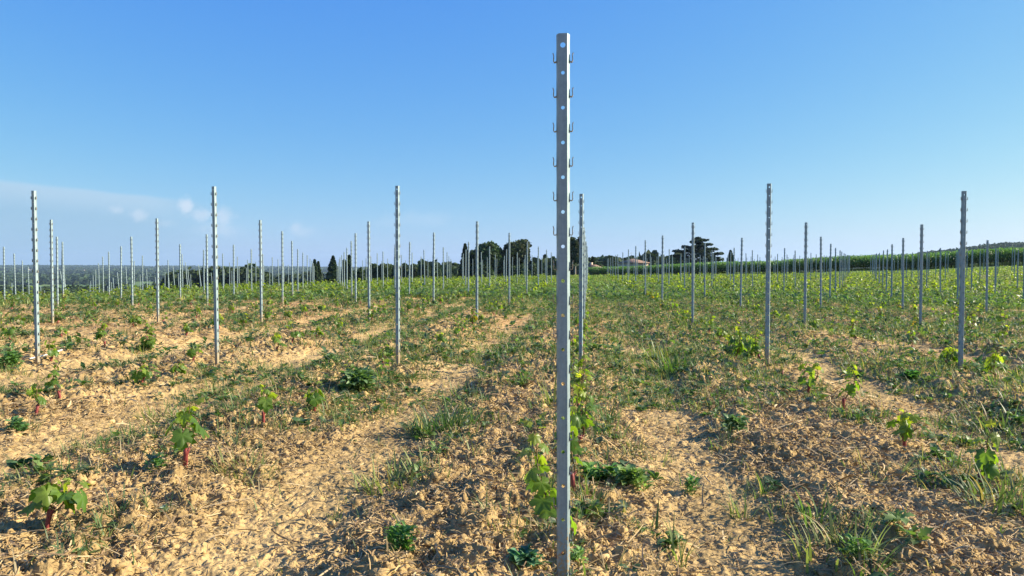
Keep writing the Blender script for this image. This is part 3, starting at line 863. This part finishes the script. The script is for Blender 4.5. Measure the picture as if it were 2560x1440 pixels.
tag(obj('straw_litter', sa.mesh('straw_litter', M_straw)), 'pale dead straw and stalks strewn over the clods', 'straw', None, 'stuff')
# loose clods
def clod_t(seed, sub):
    b_ = bmesh.new(); bmesh.ops.create_icosphere(b_, subdivisions=sub, radius=1)
    v = np.array([q.co[:] for q in b_.verts]); f = np.array([[q.index for q in fc.verts] for fc in b_.faces]); b_.free()
    n = 1 + .95 * (fbm(v[:, 0] * 1.3 + seed * 7, v[:, 1] * 1.3 + v[:, 2] * 1.7 + seed, seed, 2) - .5) + .85 * (vn(v[:, 0] * 3 + v[:, 2] * 2.1, v[:, 1] * 3 - v[:, 2], seed + 3) - .5)
    rs = np.random.default_rng(seed)
    return v * n[:, None] * np.array([1, rs.uniform(.65, 1), rs.uniform(.5, .8)]), [f]
ca = Acc()
CT = {s: [clod_t(i, s) for i in range(5)] for s in (1, 2)}
def clods(n, r0, r1, s0, s1, sub, pw=3.):
    x, y = masked(n, r0, r1, f=lambda a, b: np.clip(rough_at(a, b, lane_u(a, b)) - .1, .03, 1)); N = len(x)
    sz = s0 + (s1 - s0) * rng.random(N) ** pw
    c = soil_col(x, y) * rng.uniform(.85, 1.2, N)[:, None]
    z = hpx(x, y) + sz * np.where(sz > .024, -.05, .25)
    for k in range(5):
        s = slice(k, None, 5); n_ = len(x[s])
        M_ = rotz(rng.uniform(0, 6.28, n_)) @ rotx(rng.normal(0, .6, n_)) * sz[s][:, None, None]
        ca.scatter(*CT[sub][k], M_, np.stack([x[s], y[s], z[s]], -1), c[s])
clods(3000, 1.9, 6, .005, .030, 2, 4.)
clods(70, 1.9, 7, .025, .045, 2, 2.)
clods(60000, 1.9, 8, .0025, .010, 1)
clods(16000, 6, 20, .008, .04, 1)
tag(obj('soil_clods', ca.mesh('soil_clods', M_clod, False)), 'loose tan clods of soil along the ridges', 'clods', None, 'stuff')

# single weeds and tufts that stand out
def single(px, py, kind, n, h, rad, lab, cat, tintc=None):
    x, y = px_ground(px, py)
    a = Acc()
    cx, cyy = np.array([x]), np.array([y])
    if kind == 'grass':
        tufts(a, cx, cyy, np.array([n]), np.array([h]), np.array([rad]), 5, .08, 1.1, .45, None if tintc is None else np.array([tintc]))
        nm, mt = 'grass_tuft', M_grass
    elif kind == 'tall':
        tufts(a, cx, cyy, np.array([n]), np.array([h]), np.array([rad]), 5, .03, .6, .3, None if tintc is None else np.array([tintc])); nm, mt = 'grass_plant', M_grass
    else:
        m = max(1, n // 12)
        q = np.clip(rng.normal(0, rad * .24, (m, 2)), -rad * .34, rad * .34)
        weeds(a, x + q[:, 0], y + q[:, 1], np.full(m, 22), np.full(m, rad * .36), np.full(m, h), 0, None if tintc is None else np.tile(np.array(tintc) * 1.9, (m, 1)))
        tufts(a, cx, cyy, np.array([n // 5 + 3]), np.array([h * 1.3 + .03]), np.array([rad * .35]), 5, .15, .8, .5)
        nm, mt = 'leafy_weed', M_weed
    me = a.mesh(nm, mt)
    z = gz(x, y)
    me.transform(Matrix.Translation((-x, -y, -z)))
    o = obj(nm, me); o.location = (x, y, z)
    tag(o, lab, cat, 'weeds and grass tufts that stand out')
DK = (.07, .115, .045)
for q in [
 (1110, 1085, 'grass', 150, .24, .20, 'large dark green grass tuft left of the nearest post, halfway down', 'grass tuft'),
 (1045, 1090, 'grass', 60, .2, .12, 'thinner grass tuft touching the large dark tuft on its left', 'grass tuft'),
 (985, 1220, 'grass', 110, .18, .2, 'wispy pale grass tuft on the smooth sand left of the nearest post', 'grass tuft'),
 (610, 1190, 'grass', 120, .14, .17, 'spreading grass tuft beside the peeling red vine stem', 'grass tuft'),
 (1000, 1400, 'weed', 130, .10, .10, 'crinkled bright green weed at the bottom, left of the nearest post', 'weed', (.075, .145, .035)),
 (890, 985, 'weed', 300, .12, .26, 'wide dark weed patch left of the grass tufts, under the third large post', 'weed', DK),
 (955, 950, 'grass', 150, .17, .2, 'dense grass tuft at the right of the wide dark weed patch', 'grass tuft'),
 (380, 1190, 'weed', 50, .08, .10, 'small jagged green weed left of the peeling red vine stem', 'weed', (.07, .14, .035)),
 (395, 1050, 'grass', 90, .15, .16, 'grey green grass tuft above the tall bare vine', 'grass tuft'),
 (425, 1305, 'weed', 14, .03, .07, 'tiny grey green weed with a few broad leaves on bare sand', 'weed', (.16, .19, .13)),
 (1680, 930, 'grass', 220, .25, .28, 'long dark grass tuft in the wheel track right of the nearest post', 'grass tuft'),
 (1655, 900, 'grass', 120, .26, .2, 'second long grass tuft just behind the dark one in the wheel track', 'grass tuft'),
 (1500, 1215, 'weed', 130, .06, .16, 'bright leafy weed cushion beside the foot of the nearest post', 'weed', (.075, .14, .03)),
 (1590, 1235, 'weed', 150, .06, .15, 'lower yellowish weed cushion right of the bright one', 'weed', (.11, .16, .05)),
 (1725, 1240, 'weed', 70, .07, .09, 'compact green weed alone on the smooth path', 'weed', (.06, .12, .035)),
 (2040, 1330, 'tall', 16, .30, .05, 'upright long bladed grass plant at the lower right', 'grass'),
 (2100, 1420, 'grass', 60, .2, .16, 'coarse sunlit grass clump at the bottom right edge', 'grass tuft'),
 (2160, 1430, 'weed', 60, .06, .1, 'leafy weed beside the coarse sunlit grass clump', 'weed', (.07, .13, .03)),
 (1700, 1415, 'tall', 14, .22, .04, 'curved broad grass blades at the bottom, right of the nearest post', 'grass'),
 (2280, 955, 'weed', 160, .07, .17, 'flat dark green weed on the track left of the large right post', 'weed', (.05, .12, .03)),
 (1840, 1090, 'weed', 130, .10, .15, 'leafy weed at the edge of the smooth path on the right', 'weed', DK),
 (1440, 1430, 'weed', 24, .04, .12, 'pale broad leaved weed at the foot of the nearest post', 'weed', (.12, .19, .06)),
 (1310, 1438, 'weed', 70, .05, .13, 'blue green weed cushion at the bottom left of the nearest post', 'weed', (.05, .11, .06)),
 (1385, 1020, 'tall', 30, .36, .08, 'tall dark stalked weed left of the nearest post', 'weed'),
 (1520, 1060, 'tall', 34, .30, .09, 'tall dark stalked weed right of the nearest post', 'weed'),
 (2545, 1290, 'grass', 110, .22, .2, 'green grass clump cut by the right edge of the picture', 'grass tuft'),
 (2520, 1080, 'grass', 130, .2, .24, 'dark grass clump high on the right edge, shading the track', 'grass tuft'),
 (35, 1090, 'weed', 60, .09, .13, 'green weed at the left edge above the bushy vine', 'weed', (.06, .12, .04)),
 (825, 1040, 'grass', 100, .12, .2, 'low grass tuft below the wide dark weed patch', 'grass tuft'),
 (20, 925, 'weed', 160, .12, .2, 'bushy green weed in the left edge by the leftmost large post', 'weed', (.07, .13, .04)),
 (825, 915, 'weed', 120, .09, .15, 'dark round weed left of the third large post', 'weed', DK),
 (1860, 1300, 'tall', 22, .2, .05, 'slender sunlit grass on the stony ridge at the lower right', 'grass'),
 (835, 1310, 'tall', 12, .14, .04, 'few upright grass blades alone on bare sand', 'grass'),
 (905, 1310, 'tall', 10, .13, .03, 'short pair of grass sprouts right of the upright blades on sand', 'grass'),
]: single(*q)
# thin white pipe lying at the foot of the leftmost large post
xa, ya = px_ground(70, 908); xb, yb = px_ground(152, 893)
a_ = Acc(); L_ = math.hypot(xb - xa, yb - ya)
v, f = tube([(0, 0, 0), (L_ * .5, 0, .015), (L_, 0, .05)], .008, 8); a_.add(v, f, (.8, .8, .8))
v, f = tube([(L_ * .62, 0, .02), (L_ * .70, 0, .026)], .0125, 8); a_.add(v, f, (.8, .8, .8))
o = obj('thin_pipe', a_.mesh('thin_pipe', M_pipe, True)); o.location = (xa, ya, gz(xa, ya) + .03); o.rotation_euler = (0, 0, math.atan2(yb - ya, xb - xa))
tag(o, 'thin white pipe lying at the foot of the leftmost large post', 'pipe')

# ------------------------------------------------------------------ maize field along the right
ma = Acc()
def maize_leaf(seg=5):
    t_ = np.linspace(0, 1, seg + 1)
    y = .55 * t_ ; z = .62 * t_ - .95 * t_ ** 2.4 * .62
    w = .062 * np.sin(np.pi * np.clip(t_ * .9 + .12, 0, 1)) ** .7
    v = np.concatenate([np.stack([-w, y, z + .4 * w], -1), np.stack([0 * t_, y, z - .01], -1), np.stack([w, y, z + .4 * w], -1)])
    j = np.arange(seg); k = seg + 1
    return v, [np.concatenate([np.stack([j, k + j, k + j + 1, j + 1], -1), np.stack([k + j, 2 * k + j, 2 * k + j + 1, k + j + 1], -1)])]
mlv, mlf = maize_leaf()
A_ = np.array([17.5, 176.]); B_ = np.array([78., 69.]); dirv = (B_ - A_) / np.linalg.norm(B_ - A_); nrm = np.array([-dirv[1], dirv[0]])
if nrm[1] < 0: nrm = -nrm
L_ = np.linalg.norm(B_ - A_)
PX, PY = [], []
for row in range(26):
    n = int(L_ / (.19 if row < 4 else .3))
    s_ = (np.arange(n) + rng.uniform(-.3, .3, n)) * L_ / n
    p_ = A_[None] + dirv[None] * s_[:, None] + nrm[None] * (row * .78 + rng.normal(0, .06, n))[:, None]
    x, y = from_cam(p_[:, 0], p_[:, 1]); PX.append(x); PY.append(y)
PX = np.concatenate(PX); PY = np.concatenate(PY); N = len(PX)
PZ = macro(PX, PY); PHt = rng.uniform(1.9, 2.3, N) * (.93 + .14 * fbm(PX * .08, PY * .08, 301, 2))
tv = np.array([[-.011, 0, 0], [.011, 0, 0], [.006, 0, 1], [-.006, 0, 1], [0, -.011, 0], [0, .011, 0], [0, .006, 1], [0, -.006, 1]])
M_ = np.tile(np.eye(3), (N, 1, 1)); M_[:, 2, 2] = PHt
ma.scatter(tv, [np.array([[0, 1, 2, 3], [4, 5, 6, 7]])], M_, np.stack([PX, PY, PZ], -1), np.tile([.10, .15, .04], (N, 1)))
for lv in range(9):
    f_ = .22 + .085 * lv
    az = rng.uniform(0, np.pi * 2, N)
    sc = rng.uniform(.75, 1.25, N) * (1.15 if 2 < lv < 7 else .9)
    M_ = rotz(az) @ rotx(rng.normal(.1 if lv < 6 else .45, .25, N)) * sc[:, None, None]
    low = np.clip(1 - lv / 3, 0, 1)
    up_ = 1 + .6 * max(0, (lv - 4) / 4)  # sunlit maize top painted in: leaf colour brightens towards the upper leaves
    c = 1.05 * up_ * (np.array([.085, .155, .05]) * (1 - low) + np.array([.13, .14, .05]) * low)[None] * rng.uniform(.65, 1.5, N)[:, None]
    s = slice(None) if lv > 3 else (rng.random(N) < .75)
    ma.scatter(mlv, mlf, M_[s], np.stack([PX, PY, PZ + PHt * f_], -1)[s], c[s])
tag(obj('maize_field', ma.mesh('maize_field', M_corn)), 'tall dark green maize standing along the right end of the vineyard', 'maize', None, 'stuff')

# ------------------------------------------------------------------ trees behind the vineyard
def card(k=0):
    return np.array([[-.5, -.3, 0], [0, -.5, .12], [.5, -.2, 0], [.42, .35, -.1], [-.1, .5, .1], [-.5, .3, 0]]), [np.array([[0, 1, 4, 5], [1, 2, 3, 4]])]
CV, CF = card()
def rand_rot(n, flat=0.):
    tl = rng.uniform(0, math.pi, n) * (1 - flat)
    return rotz(rng.uniform(0, 6.28, n)) @ rotx(tl) @ rotz(rng.uniform(0, 6.28, n))
def crown_pts(kind, h, w, seed):
    rs = np.random.default_rng(seed)
    P = []
    if kind == 'broad':
        lobes = [(0, 0, .62 * h, .42 * w, .30 * h)]
        for i in range(11):
            a = rs.uniform(0, 6.28); q = rs.uniform(.15, .36) * w; lobes.append((q * math.cos(a), q * math.sin(a), rs.uniform(.3, .86) * h, rs.uniform(.13, .24) * w, rs.uniform(.10, .17) * h))
        for (x, y, z, r_, rz_) in lobes:
            n = int(420 * (r_ / (.25 * w)) ** 1.5)
            v = rs.normal(size=(n, 3)); v /= np.linalg.norm(v, axis=1)[:, None]; v *= rs.uniform(.5, 1.2, n)[:, None] ** .5
            P.append(v * [r_, r_, rz_] + [x, y, z])
    elif kind in ('conifer', 'column'):
        n = 3400
        t_ = rs.random(n) ** 1.25
        az = rs.uniform(0, 6.28, n)
        prof = (1 - t_) ** (.85 if kind == 'conifer' else .35) if kind == 'conifer' else np.sin(np.pi * np.clip(.12 + .88 * t_, 0, 1)) ** .5 * (1 - .35 * t_)
        tiers = .68 + .32 * np.abs(np.sin(t_ * 21 + np.sin(az * 3 + seed) * .9)) if kind == 'conifer' else .85 + .15 * np.sin(t_ * 14 + az * 2)
        lump = .78 + .34 * vn(az * 1.6 + 40, t_ * 9 + seed, seed)
        R_ = .5 * w * prof * tiers * lump * rs.uniform(.35, 1.05, n) ** .5
        P.append(np.stack([R_ * np.cos(az), R_ * np.sin(az), (.08 + .92 * t_) * h - .1 * R_], -1))
    elif kind == 'cedar':
        plates = [(.02, 0, .97, .07), (.06, 0, .91, .13), (-.03, .02, .86, .10), (.14, 0, .80, .15), (-.22, .03, .74, .12), (.02, -.05, .76, .15), (.26, 0, .68, .13), (-.36, 0, .63, .13), (-.14, 0, .63, .13), (.15, 0, .62, .13),
                  (.40, .02, .56, .12), (-.42, .05, .50, .10), (.0, .0, .50, .17), (.30, 0, .44, .16), (-.24, .1, .42, .15), (.44, 0, .40, .08), (-.44, 0, .28, .12), (.08, 0, .34, .2), (-.2, 0, .25, .22), (.25, 0, .25, .2), (-.36, 0, .12, .2), (.1, .1, .12, .26)]
        v = rs.normal(size=(2800, 3)); v /= np.linalg.norm(v, axis=1)[:, None]; v *= rs.uniform(.3, 1.0, 2800)[:, None] ** .5 * (.7 + .5 * vn(v[:, 0] * 4, v[:, 2] * 9, 5))[:, None]
        P.append(v * [.37 * w, .37 * w, .42 * h] + [.03 * w, 0, .45 * h])
        for (x, y, z, r_) in plates:
            for yy in (0, rs.uniform(-.25, .25)):
                n = int(3000 * r_)
                a = rs.uniform(0, 6.28, n); q = np.sqrt(rs.random(n)) * r_
                lump = .55 + .7 * vn(a * 1.9 + x * 9, a * 0 + z * 30, seed)
                P.append(np.stack([(x + q * lump * np.cos(a)) * w, (y + yy + q * lump * np.sin(a)) * w, (z + .014 * rs.normal(size=n) + .22 * (q / r_) * r_ * np.sign(x + .01) * np.cos(a) * .5 - .10 * (q / r_) ** 2 * r_) * h], -1))
    elif kind == 'dome':
        n = int(1500)
        v = rs.normal(size=(n, 3)); v /= np.linalg.norm(v, axis=1)[:, None]; v[:, 2] = np.abs(v[:, 2])
        lump = .75 + .4 * fbm(v[:, 0] * 2.2 + seed, v[:, 1] * 2.2 + v[:, 2] * 2, seed, 2)
        P.append(v * lump[:, None] * rs.uniform(.5, 1.05, n)[:, None] ** .4 * [w * .5, w * .5, h * .95])
    return np.concatenate(P)
def tree(name, kind, px, d, w_px, top_py, base, col, lab, cs=.55, bark=None, group='trees and bushes behind the vineyard'):
    lat = (px - 1280) / 1850 * d; x, y = from_cam(lat, d)
    z = float(macro(np.array([x]), np.array([y]))[0])
    h = EYE + (666 - top_py) / 1850 * d - z; w = w_px / 1850 * d
    o = empty(name, (x, y, z))
    a = Acc(); P = crown_pts(kind, h, w, int(px)); n = len(P)
    if base: P = P[P[:, 2] > base * h]; n = len(P)
    s = rng.uniform(.6, 1.3, n) * cs
    cl = .65 + .8 * fbm(P[:, 0] * .55 + px, P[:, 1] * .55 + P[:, 2] * .6, 11, 2)
    a.scatter(CV, CF, rand_rot(n, .75 if kind == 'cedar' else .0) * s[:, None, None], P, np.array(col)[None] * (cl * rng.uniform(.75, 1.3, n))[:, None])
    obj('crown', a.mesh('crown', M_tree), o)
    b = Acc(); tr = max(.12, h * .018)
    th_ = h * (.6 if kind in ('broad', 'dome') else .93)
    v, f = tube([(0, 0, -.3), (0.02, 0, th_ * .35), (-.03, .05, th_ * .7), (0, 0, th_)], [tr * 1.3, tr, tr * .7, tr * .2], 8); b.add(v, f, (.1, .1, .1))
    for i in range(6):
        q = P[rng.integers(0, n)]; z0 = min(q[2] * .7, th_ * .9)
        v, f = tube([(0, 0, z0), (q[0] * .4, q[1] * .4, z0 + (q[2] - z0) * .5), tuple(q * .92)], [tr * .45, tr * .3, tr * .1], 5); b.add(v, f, (.1, .1, .1))
    obj('trunk', b.mesh('trunk', bark or M_bark, True), o)
    tag(o, lab, 'tree' if name not in ('bush', 'hedge_bush') else 'bush', group)
    return o
G1, G2, G3, G4 = (.042, .07, .034), (.052, .085, .034), (.07, .10, .042), (.062, .088, .048)
tree('conifer_tree', 'conifer', 787, 190, 34, 650, 0, G1, 'dark narrow conifer with two tips, leftmost tree behind the posts')
tree('conifer_tree', 'conifer', 796, 196, 30, 655, 0, G1, 'slightly lower conifer leaning against the two tipped one')
tree('conifer_tree', 'conifer', 833, 185, 60, 641, 0, G1, 'spreading dark conifer with a pointed top and stepped branches')
tree('column_tree', 'column', 861, 180, 18, 650, 0, G2, 'dark narrow tree right of the stepped conifer')
tree('column_tree', 'column', 873, 178, 20, 639, 0, G2, 'round topped column tree behind the cluster of posts')
tree('bush', 'dome', 902, 185, 26, 664, 0, G2, 'low dark bush right of the round topped column tree')
tree('broadleaf_tree', 'broad', 938, 200, 30, 657, 0, G3, 'small rounded tree left of the pair of domed trees')
tree('broadleaf_tree', 'broad', 960, 198, 38, 656, 0, G2, 'left one of two domed trees behind the third large post')
tree('broadleaf_tree', 'broad', 985, 205, 34, 660, 0, G2, 'right one of two domed trees behind the third large post')
tree('broadleaf_tree', 'broad', 1012, 210, 26, 655, 0, G4, 'rounded bluish tree right of the third large post')
tree('broadleaf_tree', 'broad', 1036, 214, 28, 658, 0, G4, 'low wide tree in the middle of the far tree row')
tree('broadleaf_tree', 'broad', 1060, 210, 34, 657, 0, G4, 'paler rounded tree at the right of the far tree row')
tree('bush', 'dome', 1090, 215, 34, 667, 0, G2, 'low bush left of the tall dark tree group')
tree('bush', 'dome', 1120, 210, 34, 670, 0, G2, 'low bush touching the tall dark tree group')
tree('conifer_tree', 'conifer', 1163, 170, 44, 611, 0, (.026, .046, .022), 'tall dark conifer at the left of the tree group')
tree('broadleaf_tree', 'broad', 1184, 176, 30, 622, 0, G1, 'short rounded tree wedged between conifer and the broad tree')
tree('broadleaf_tree', 'broad', 1222, 170, 76, 597, 0, G2, 'broad dark tree with full crown in the middle of the group')
tree('broadleaf_tree', 'broad', 1290, 172, 78, 596, 0, (.05, .066, .028), 'olive brown tree with a tall shoulder at the right of the group')
tree('hedge_bush', 'dome', 1200, 168, 90, 652, 0, G1, 'wide dark undergrowth at the foot of the broad dark tree')
tree('hedge_bush', 'dome', 1296, 170, 70, 656, 0, G2, 'olive undergrowth at the foot of the tall shouldered tree')
tree('bush', 'dome', 1255, 176, 40, 630, 0, G1, 'dark shrub filling the gap between the two large trees')
tree('bush', 'dome', 1332, 190, 28, 655, 0, G4, 'rounded bush right of the tree group')
tree('conifer_tree', 'conifer', 1354, 195, 14, 652, 0, G1, 'small pointed conifer left of the nearest post')
tree('hedge_bush', 'dome', 1380, 200, 44, 663, 0, G2, 'low hedge bush just left of the nearest post')
tree('broadleaf_tree', 'broad', 1438, 165, 38, 592, .34, (.055, .075, .035), 'tall tree with pale trunk right behind the nearest post', .5, M_palebark)
tree('conifer_tree', 'conifer', 1482, 190, 22, 644, 0, G1, 'small conifer behind the brown roof')
tree('bush', 'dome', 1499, 195, 26, 658, 0, G4, 'rounded bush right of the brown roof')
tree('bush', 'dome', 1540, 235, 26, 657, 0, G1, 'dark bush at the left corner of the hip roofed house')
tree('hedge_bush', 'dome', 1636, 240, 40, 657, 0, G2, 'low trees right of the hip roofed house')
tree('hedge_bush', 'dome', 1668, 235, 36, 655, 0, G1, 'dark bush at the left foot of the cedar')
tree('cedar_tree', 'cedar', 1742, 205, 124, 593, 0, (.05, .078, .05), 'wide cedar with flat layered branches behind the maize', .5)
tree('conifer_tree', 'conifer', 1826, 210, 36, 627, 0, G1, 'dark pointed conifer right of the wide cedar')
tree('bush', 'dome', 1795, 215, 40, 655, 0, G1, 'low bush between the cedar and the pointed conifer')

# ------------------------------------------------------------------ houses
def box(x0, x1, y0, y1, z0, z1):
    v = np.array([[x0, y0, z0], [x1, y0, z0], [x1, y1, z0], [x0, y1, z0], [x0, y0, z1], [x1, y0, z1], [x1, y1, z1], [x0, y1, z1]], float)
    return v, [np.array([[0, 3, 2, 1], [4, 5, 6, 7], [0, 1, 5, 4], [1, 2, 6, 5], [2, 3, 7, 6], [3, 0, 4, 7]])]
HOUSES = []
def house(px, d, w_px, eave_py, ridge_py, dep, wallm, lab, hip=True, rz=0., windows=(), antenna=False, chimney=False):
    lat = (px - 1280) / 1850 * d
    if d > 800:
        ds = np.arange(500, 5500, 10.); xs, ys = from_cam((px - 1280) / 1850 * ds, ds)
        hit = np.nonzero(macro(xs, ys) + 3.2 > EYE - (eave_py + 3 - 666) / 1850 * ds)[0]
        d = float(ds[hit[0]]) if len(hit) else d
        lat = (px - 1280) / 1850 * d
    x, y = from_cam(lat, d); z = float(macro(np.array([x]), np.array([y]))[0]) - .3
    if d > 500: eave_py = 666 - (z + 4.5 - EYE) / d * 1850; ridge_py = eave_py - 2.2 / d * 1850
    he = EYE + (666 - eave_py) / 1850 * d - z; hr = EYE + (666 - ridge_py) / 1850 * d - z; w = w_px / 1850 * d / 2; q = dep / 2
    o = empty('house', (x, y, z), YAW + rz)
    a = Acc(); a.add(*box(-w, w, -q, q, 0, he), (.5, .5, .5)); obj('wall', a.mesh('wall', wallm), o)
    ov = .45; W_, Q_ = w + ov, q + ov; rl = max(w - q, .3) if hip else W_
    v = np.array([[-W_, -Q_, he], [W_, -Q_, he], [W_, Q_, he], [-W_, Q_, he], [-rl, 0, hr], [rl, 0, hr], [-W_, -Q_, he - .14], [W_, -Q_, he - .14], [W_, Q_, he - .14], [-W_, Q_, he - .14]])
    v[:, 2] += .15
    a = Acc(); a.add(v, [np.array([[0, 1, 5, 4], [2, 3, 4, 5], [6, 7, 1, 0], [7, 8, 2, 1], [8, 9, 3, 2], [9, 6, 0, 3], [9, 8, 7, 6]]), np.array([[1, 2, 5], [3, 0, 4]])], (.3, .2, .1))
    rf = obj('roof', a.mesh('roof', M_roof), o)
    if chimney:
        a = Acc(); a.add(*box(-.35, .35, -.3, .3, he + .2, hr + .7), (.5, .5, .5)); c = obj('chimney', a.mesh('chimney', wallm), rf); c.location = (w * .45, q * .3, 0)
    if antenna:
        a = Acc(); v, f = tube([(0, 0, hr - .4), (0, 0, hr + 2.1)], .03, 5); a.add(v, f, (.5, .5, .5))
        for zz, l in ((hr + 2.0, .55), (hr + 1.75, .4)):
            v, f = tube([(-l, 0, zz), (l, 0, zz)], .02, 4); a.add(v, f, (.5, .5, .5))
        m = obj('aerial', a.mesh('aerial', M_mast), rf); m.location = (-w * .2, 0, 0)
    for (wx, wz, ww, wh) in windows:
        a = Acc(); a.add(*box(wx - ww / 2, wx + ww / 2, -q - .04, -q + .02, wz, wz + wh), (.1, .1, .1)); obj('window', a.mesh('window', M_pane), o)
    tag(o, lab, 'house'); HOUSES.append((px, d))
house(1583, 225, 54, 658, 648, 7.0, M_wall, 'pale house with a brown hip roof and aerial behind the maize', True, .25, [(-1.6, 1.2, .9, 1.2), (1.4, 1.2, .9, 1.2)], True)
house(1484, 185, 36, 678, 663, 6.0, M_wall, 'low house with a sloping brown roof just right of the nearest post', False, 1.15, (), False, True)
for i, (px, d, wpx, e, rr_, lab) in enumerate([
 (71, 2700, 8, 671, 669, 'white house with a wide front among the far woods, behind the leftmost large post'),
 (78, 2720, 6, 672, 670, 'second white house right beside the wide fronted one in the far woods'),
 (148, 2600, 4, 672, 669.5, 'tiny white tower like house in the far woods, left of the third post'),
 (190, 2650, 6, 673, 671, 'faint pale house in the far woods, middle one of the row'),
 (211, 2650, 4, 673, 671.5, 'smallest pale house in the far woods'),
 (237, 2600, 5, 674, 672, 'faint pale house at the right end of the far row'),
 (332, 2500, 5, 674, 672.5, 'lone pale house in the far woods left of the second large post'),
 (607, 950, 4, 690, 687, 'small white house above the crest, right of the second large post'),
 (617, 900, 6, 696, 692.5, 'lower small white house above the crest, right of the second large post')]):
    house(px, d, wpx, e, rr_, 8, M_white, lab, False)
# mast on the wooded hill
lat = (2461 - 1280) / 1850 * 1430; x, y = from_cam(lat, 1430); z = float(macro(np.array([x]), np.array([y]))[0])
a = Acc()
for dx, dy in ((-.9, -.9), (.9, -.9), (.9, .9), (-.9, .9)):
    v, f = tube([(dx, dy, 0), (dx * .3, dy * .3, 24)], .22, 5); a.add(v, f, (.3, .3, .3))
for q in range(7):
    s_ = .9 * (1 - q * .1); zz = 1 + q * 3.3
    v, f = tube([(-s_, -s_, zz), (s_, -s_, zz + 3), ], .12, 4); a.add(v, f, (.3, .3, .3))
    v, f = tube([(s_, s_, zz), (-s_, s_, zz + 3), ], .12, 4); a.add(v, f, (.3, .3, .3))
o = obj('radio_mast', a.mesh('radio_mast', M_mast)); o.location = (x, y, z)
tag(o, 'thin grey radio mast on the ridge of the wooded hill', 'mast')

# ------------------------------------------------------------------ far woods of the valley and the hill
def woods(name, x, y, hgt, wid, nc, cs, col, lab, var=.4):
    a = Acc(); N = len(x); z = macro(x, y)
    idx = np.repeat(np.arange(N), nc); n = len(idx)
    v = rng.normal(size=(n, 3)); v /= np.linalg.norm(v, axis=1)[:, None]
    P = v * np.stack([wid[idx] * .5, wid[idx] * .5, hgt[idx] * .45], -1) * rng.uniform(.7, 1.1, n)[:, None]
    P = P + np.stack([x[idx], y[idx], z[idx] + hgt[idx] * .52], -1)
    c = np.array(col)[None] * (rng.uniform(1 - var, 1 + var, N)[idx] * rng.uniform(.8, 1.2, n))[:, None]
    a.scatter(CV, CF, rand_rot(n) * (wid[idx] * cs)[:, None, None], P, c)
    tag(obj(name, a.mesh(name, M_wood)), lab, 'woodland', None, 'stuff')
def spread(n, px0, px1, d0, d1):
    px = rng.uniform(px0, px1, n); d = np.sqrt(rng.uniform(d0 ** 2, d1 ** 2, n))
    return from_cam((px - 1280) / 1850 * d, d)
x, y = spread(60000, -260, 1400, 700, 6000)
la, dd_ = to_cam(x, y)
m = .6 * fbm(la / 900, dd_ / 330, 401, 3) + .4 * fbm(x / 140, y / 140, 411, 2) > np.interp(dd_, [700, 1500, 3000], [.55, .515, .48])
for hp_, hd_ in HOUSES:
    if hd_ > 500: m &= ~((np.abs(1280 + 1850 * la / dd_ - hp_) < 9) & (dd_ < hd_ + 15) & (dd_ > hd_ - 700))
x, y = x[m], y[m]; N = len(x)
woods('valley_woods', x, y, rng.uniform(7, 14, N), rng.uniform(8, 16, N) * np.interp(np.hypot(x, y), [700, 3000], [.8, 1.6]), 9, .55, (.036, .06, .028), 'far dark woods rolling to the horizon on the left')
x, y = spread(420, 400, 700, 330, 420); N = len(x)
lim = np.interp(1280 + 1850 * (to_cam(x, y)[0] / to_cam(x, y)[1]), [400, 430, 640, 700], [.55, 1, 1, .5])
woods('near_wood', x, y, rng.uniform(13, 17.5, N) * lim, rng.uniform(5, 9, N), 50, .26, (.04, .062, .026), 'dense dark wood just below the crest behind the second large post')
x, y = spread(300, -120, 64, 560, 700); N = len(x)
woods('left_wood', x, y, rng.uniform(10, 14, N), rng.uniform(7, 12, N), 40, .3, (.036, .058, .026), 'dark block of wood in the valley at the left edge')
x, y = spread(260, 96, 250, 420, 520); N = len(x)
woods('valley_copse', x, y, rng.uniform(8, 14, N), rng.uniform(5, 9, N), 45, .3, (.034, .056, .028), 'dark copse in the valley between the leftmost posts')
x, y = spread(300, 690, 800, 420, 520); N = len(x)
woods('middle_copse', x, y, rng.uniform(10, 15, N), rng.uniform(6, 9, N), 40, .3, (.04, .06, .03), 'brownish copse below the crest left of the conifers')
x, y = spread(500, 880, 1700, 290, 420); N = len(x)
woods('back_wood', x, y, rng.uniform(7, 10, N), rng.uniform(6, 10, N), 40, .3, (.04, .062, .03), 'low belt of trees behind the garden trees')
x, y = spread(16000, 2240, 3300, 850, 1900); N = len(x)
woods('hill_woods', x, y, rng.uniform(8, 13, N), rng.uniform(8, 14, N), 24, .38, (.026, .052, .024), 'dark green wood covering the hill beyond the maize', .15)

# ------------------------------------------------------------------ the air
HAZE = 1.0 / 13000
hb = Acc(); hb.add(*box(-9500, 9500, -600, 11500, -60, 190), (1, 1, 1))
hm, t, out = mat('haze_air')
pv = t.nodes.new('ShaderNodeVolumePrincipled'); pv.inputs['Density'].default_value = HAZE
pv.inputs['Color'].default_value = (.55, .76, 1.0, 1); pv.inputs['Anisotropy'].default_value = .2
t.links.new(pv.outputs[0], out.inputs['Volume'])
hz_o = obj('haze', hb.mesh('haze', hm))
tag(hz_o, 'pale blue haze in the air over the valley', 'haze', None, 'stuff')
print('done')
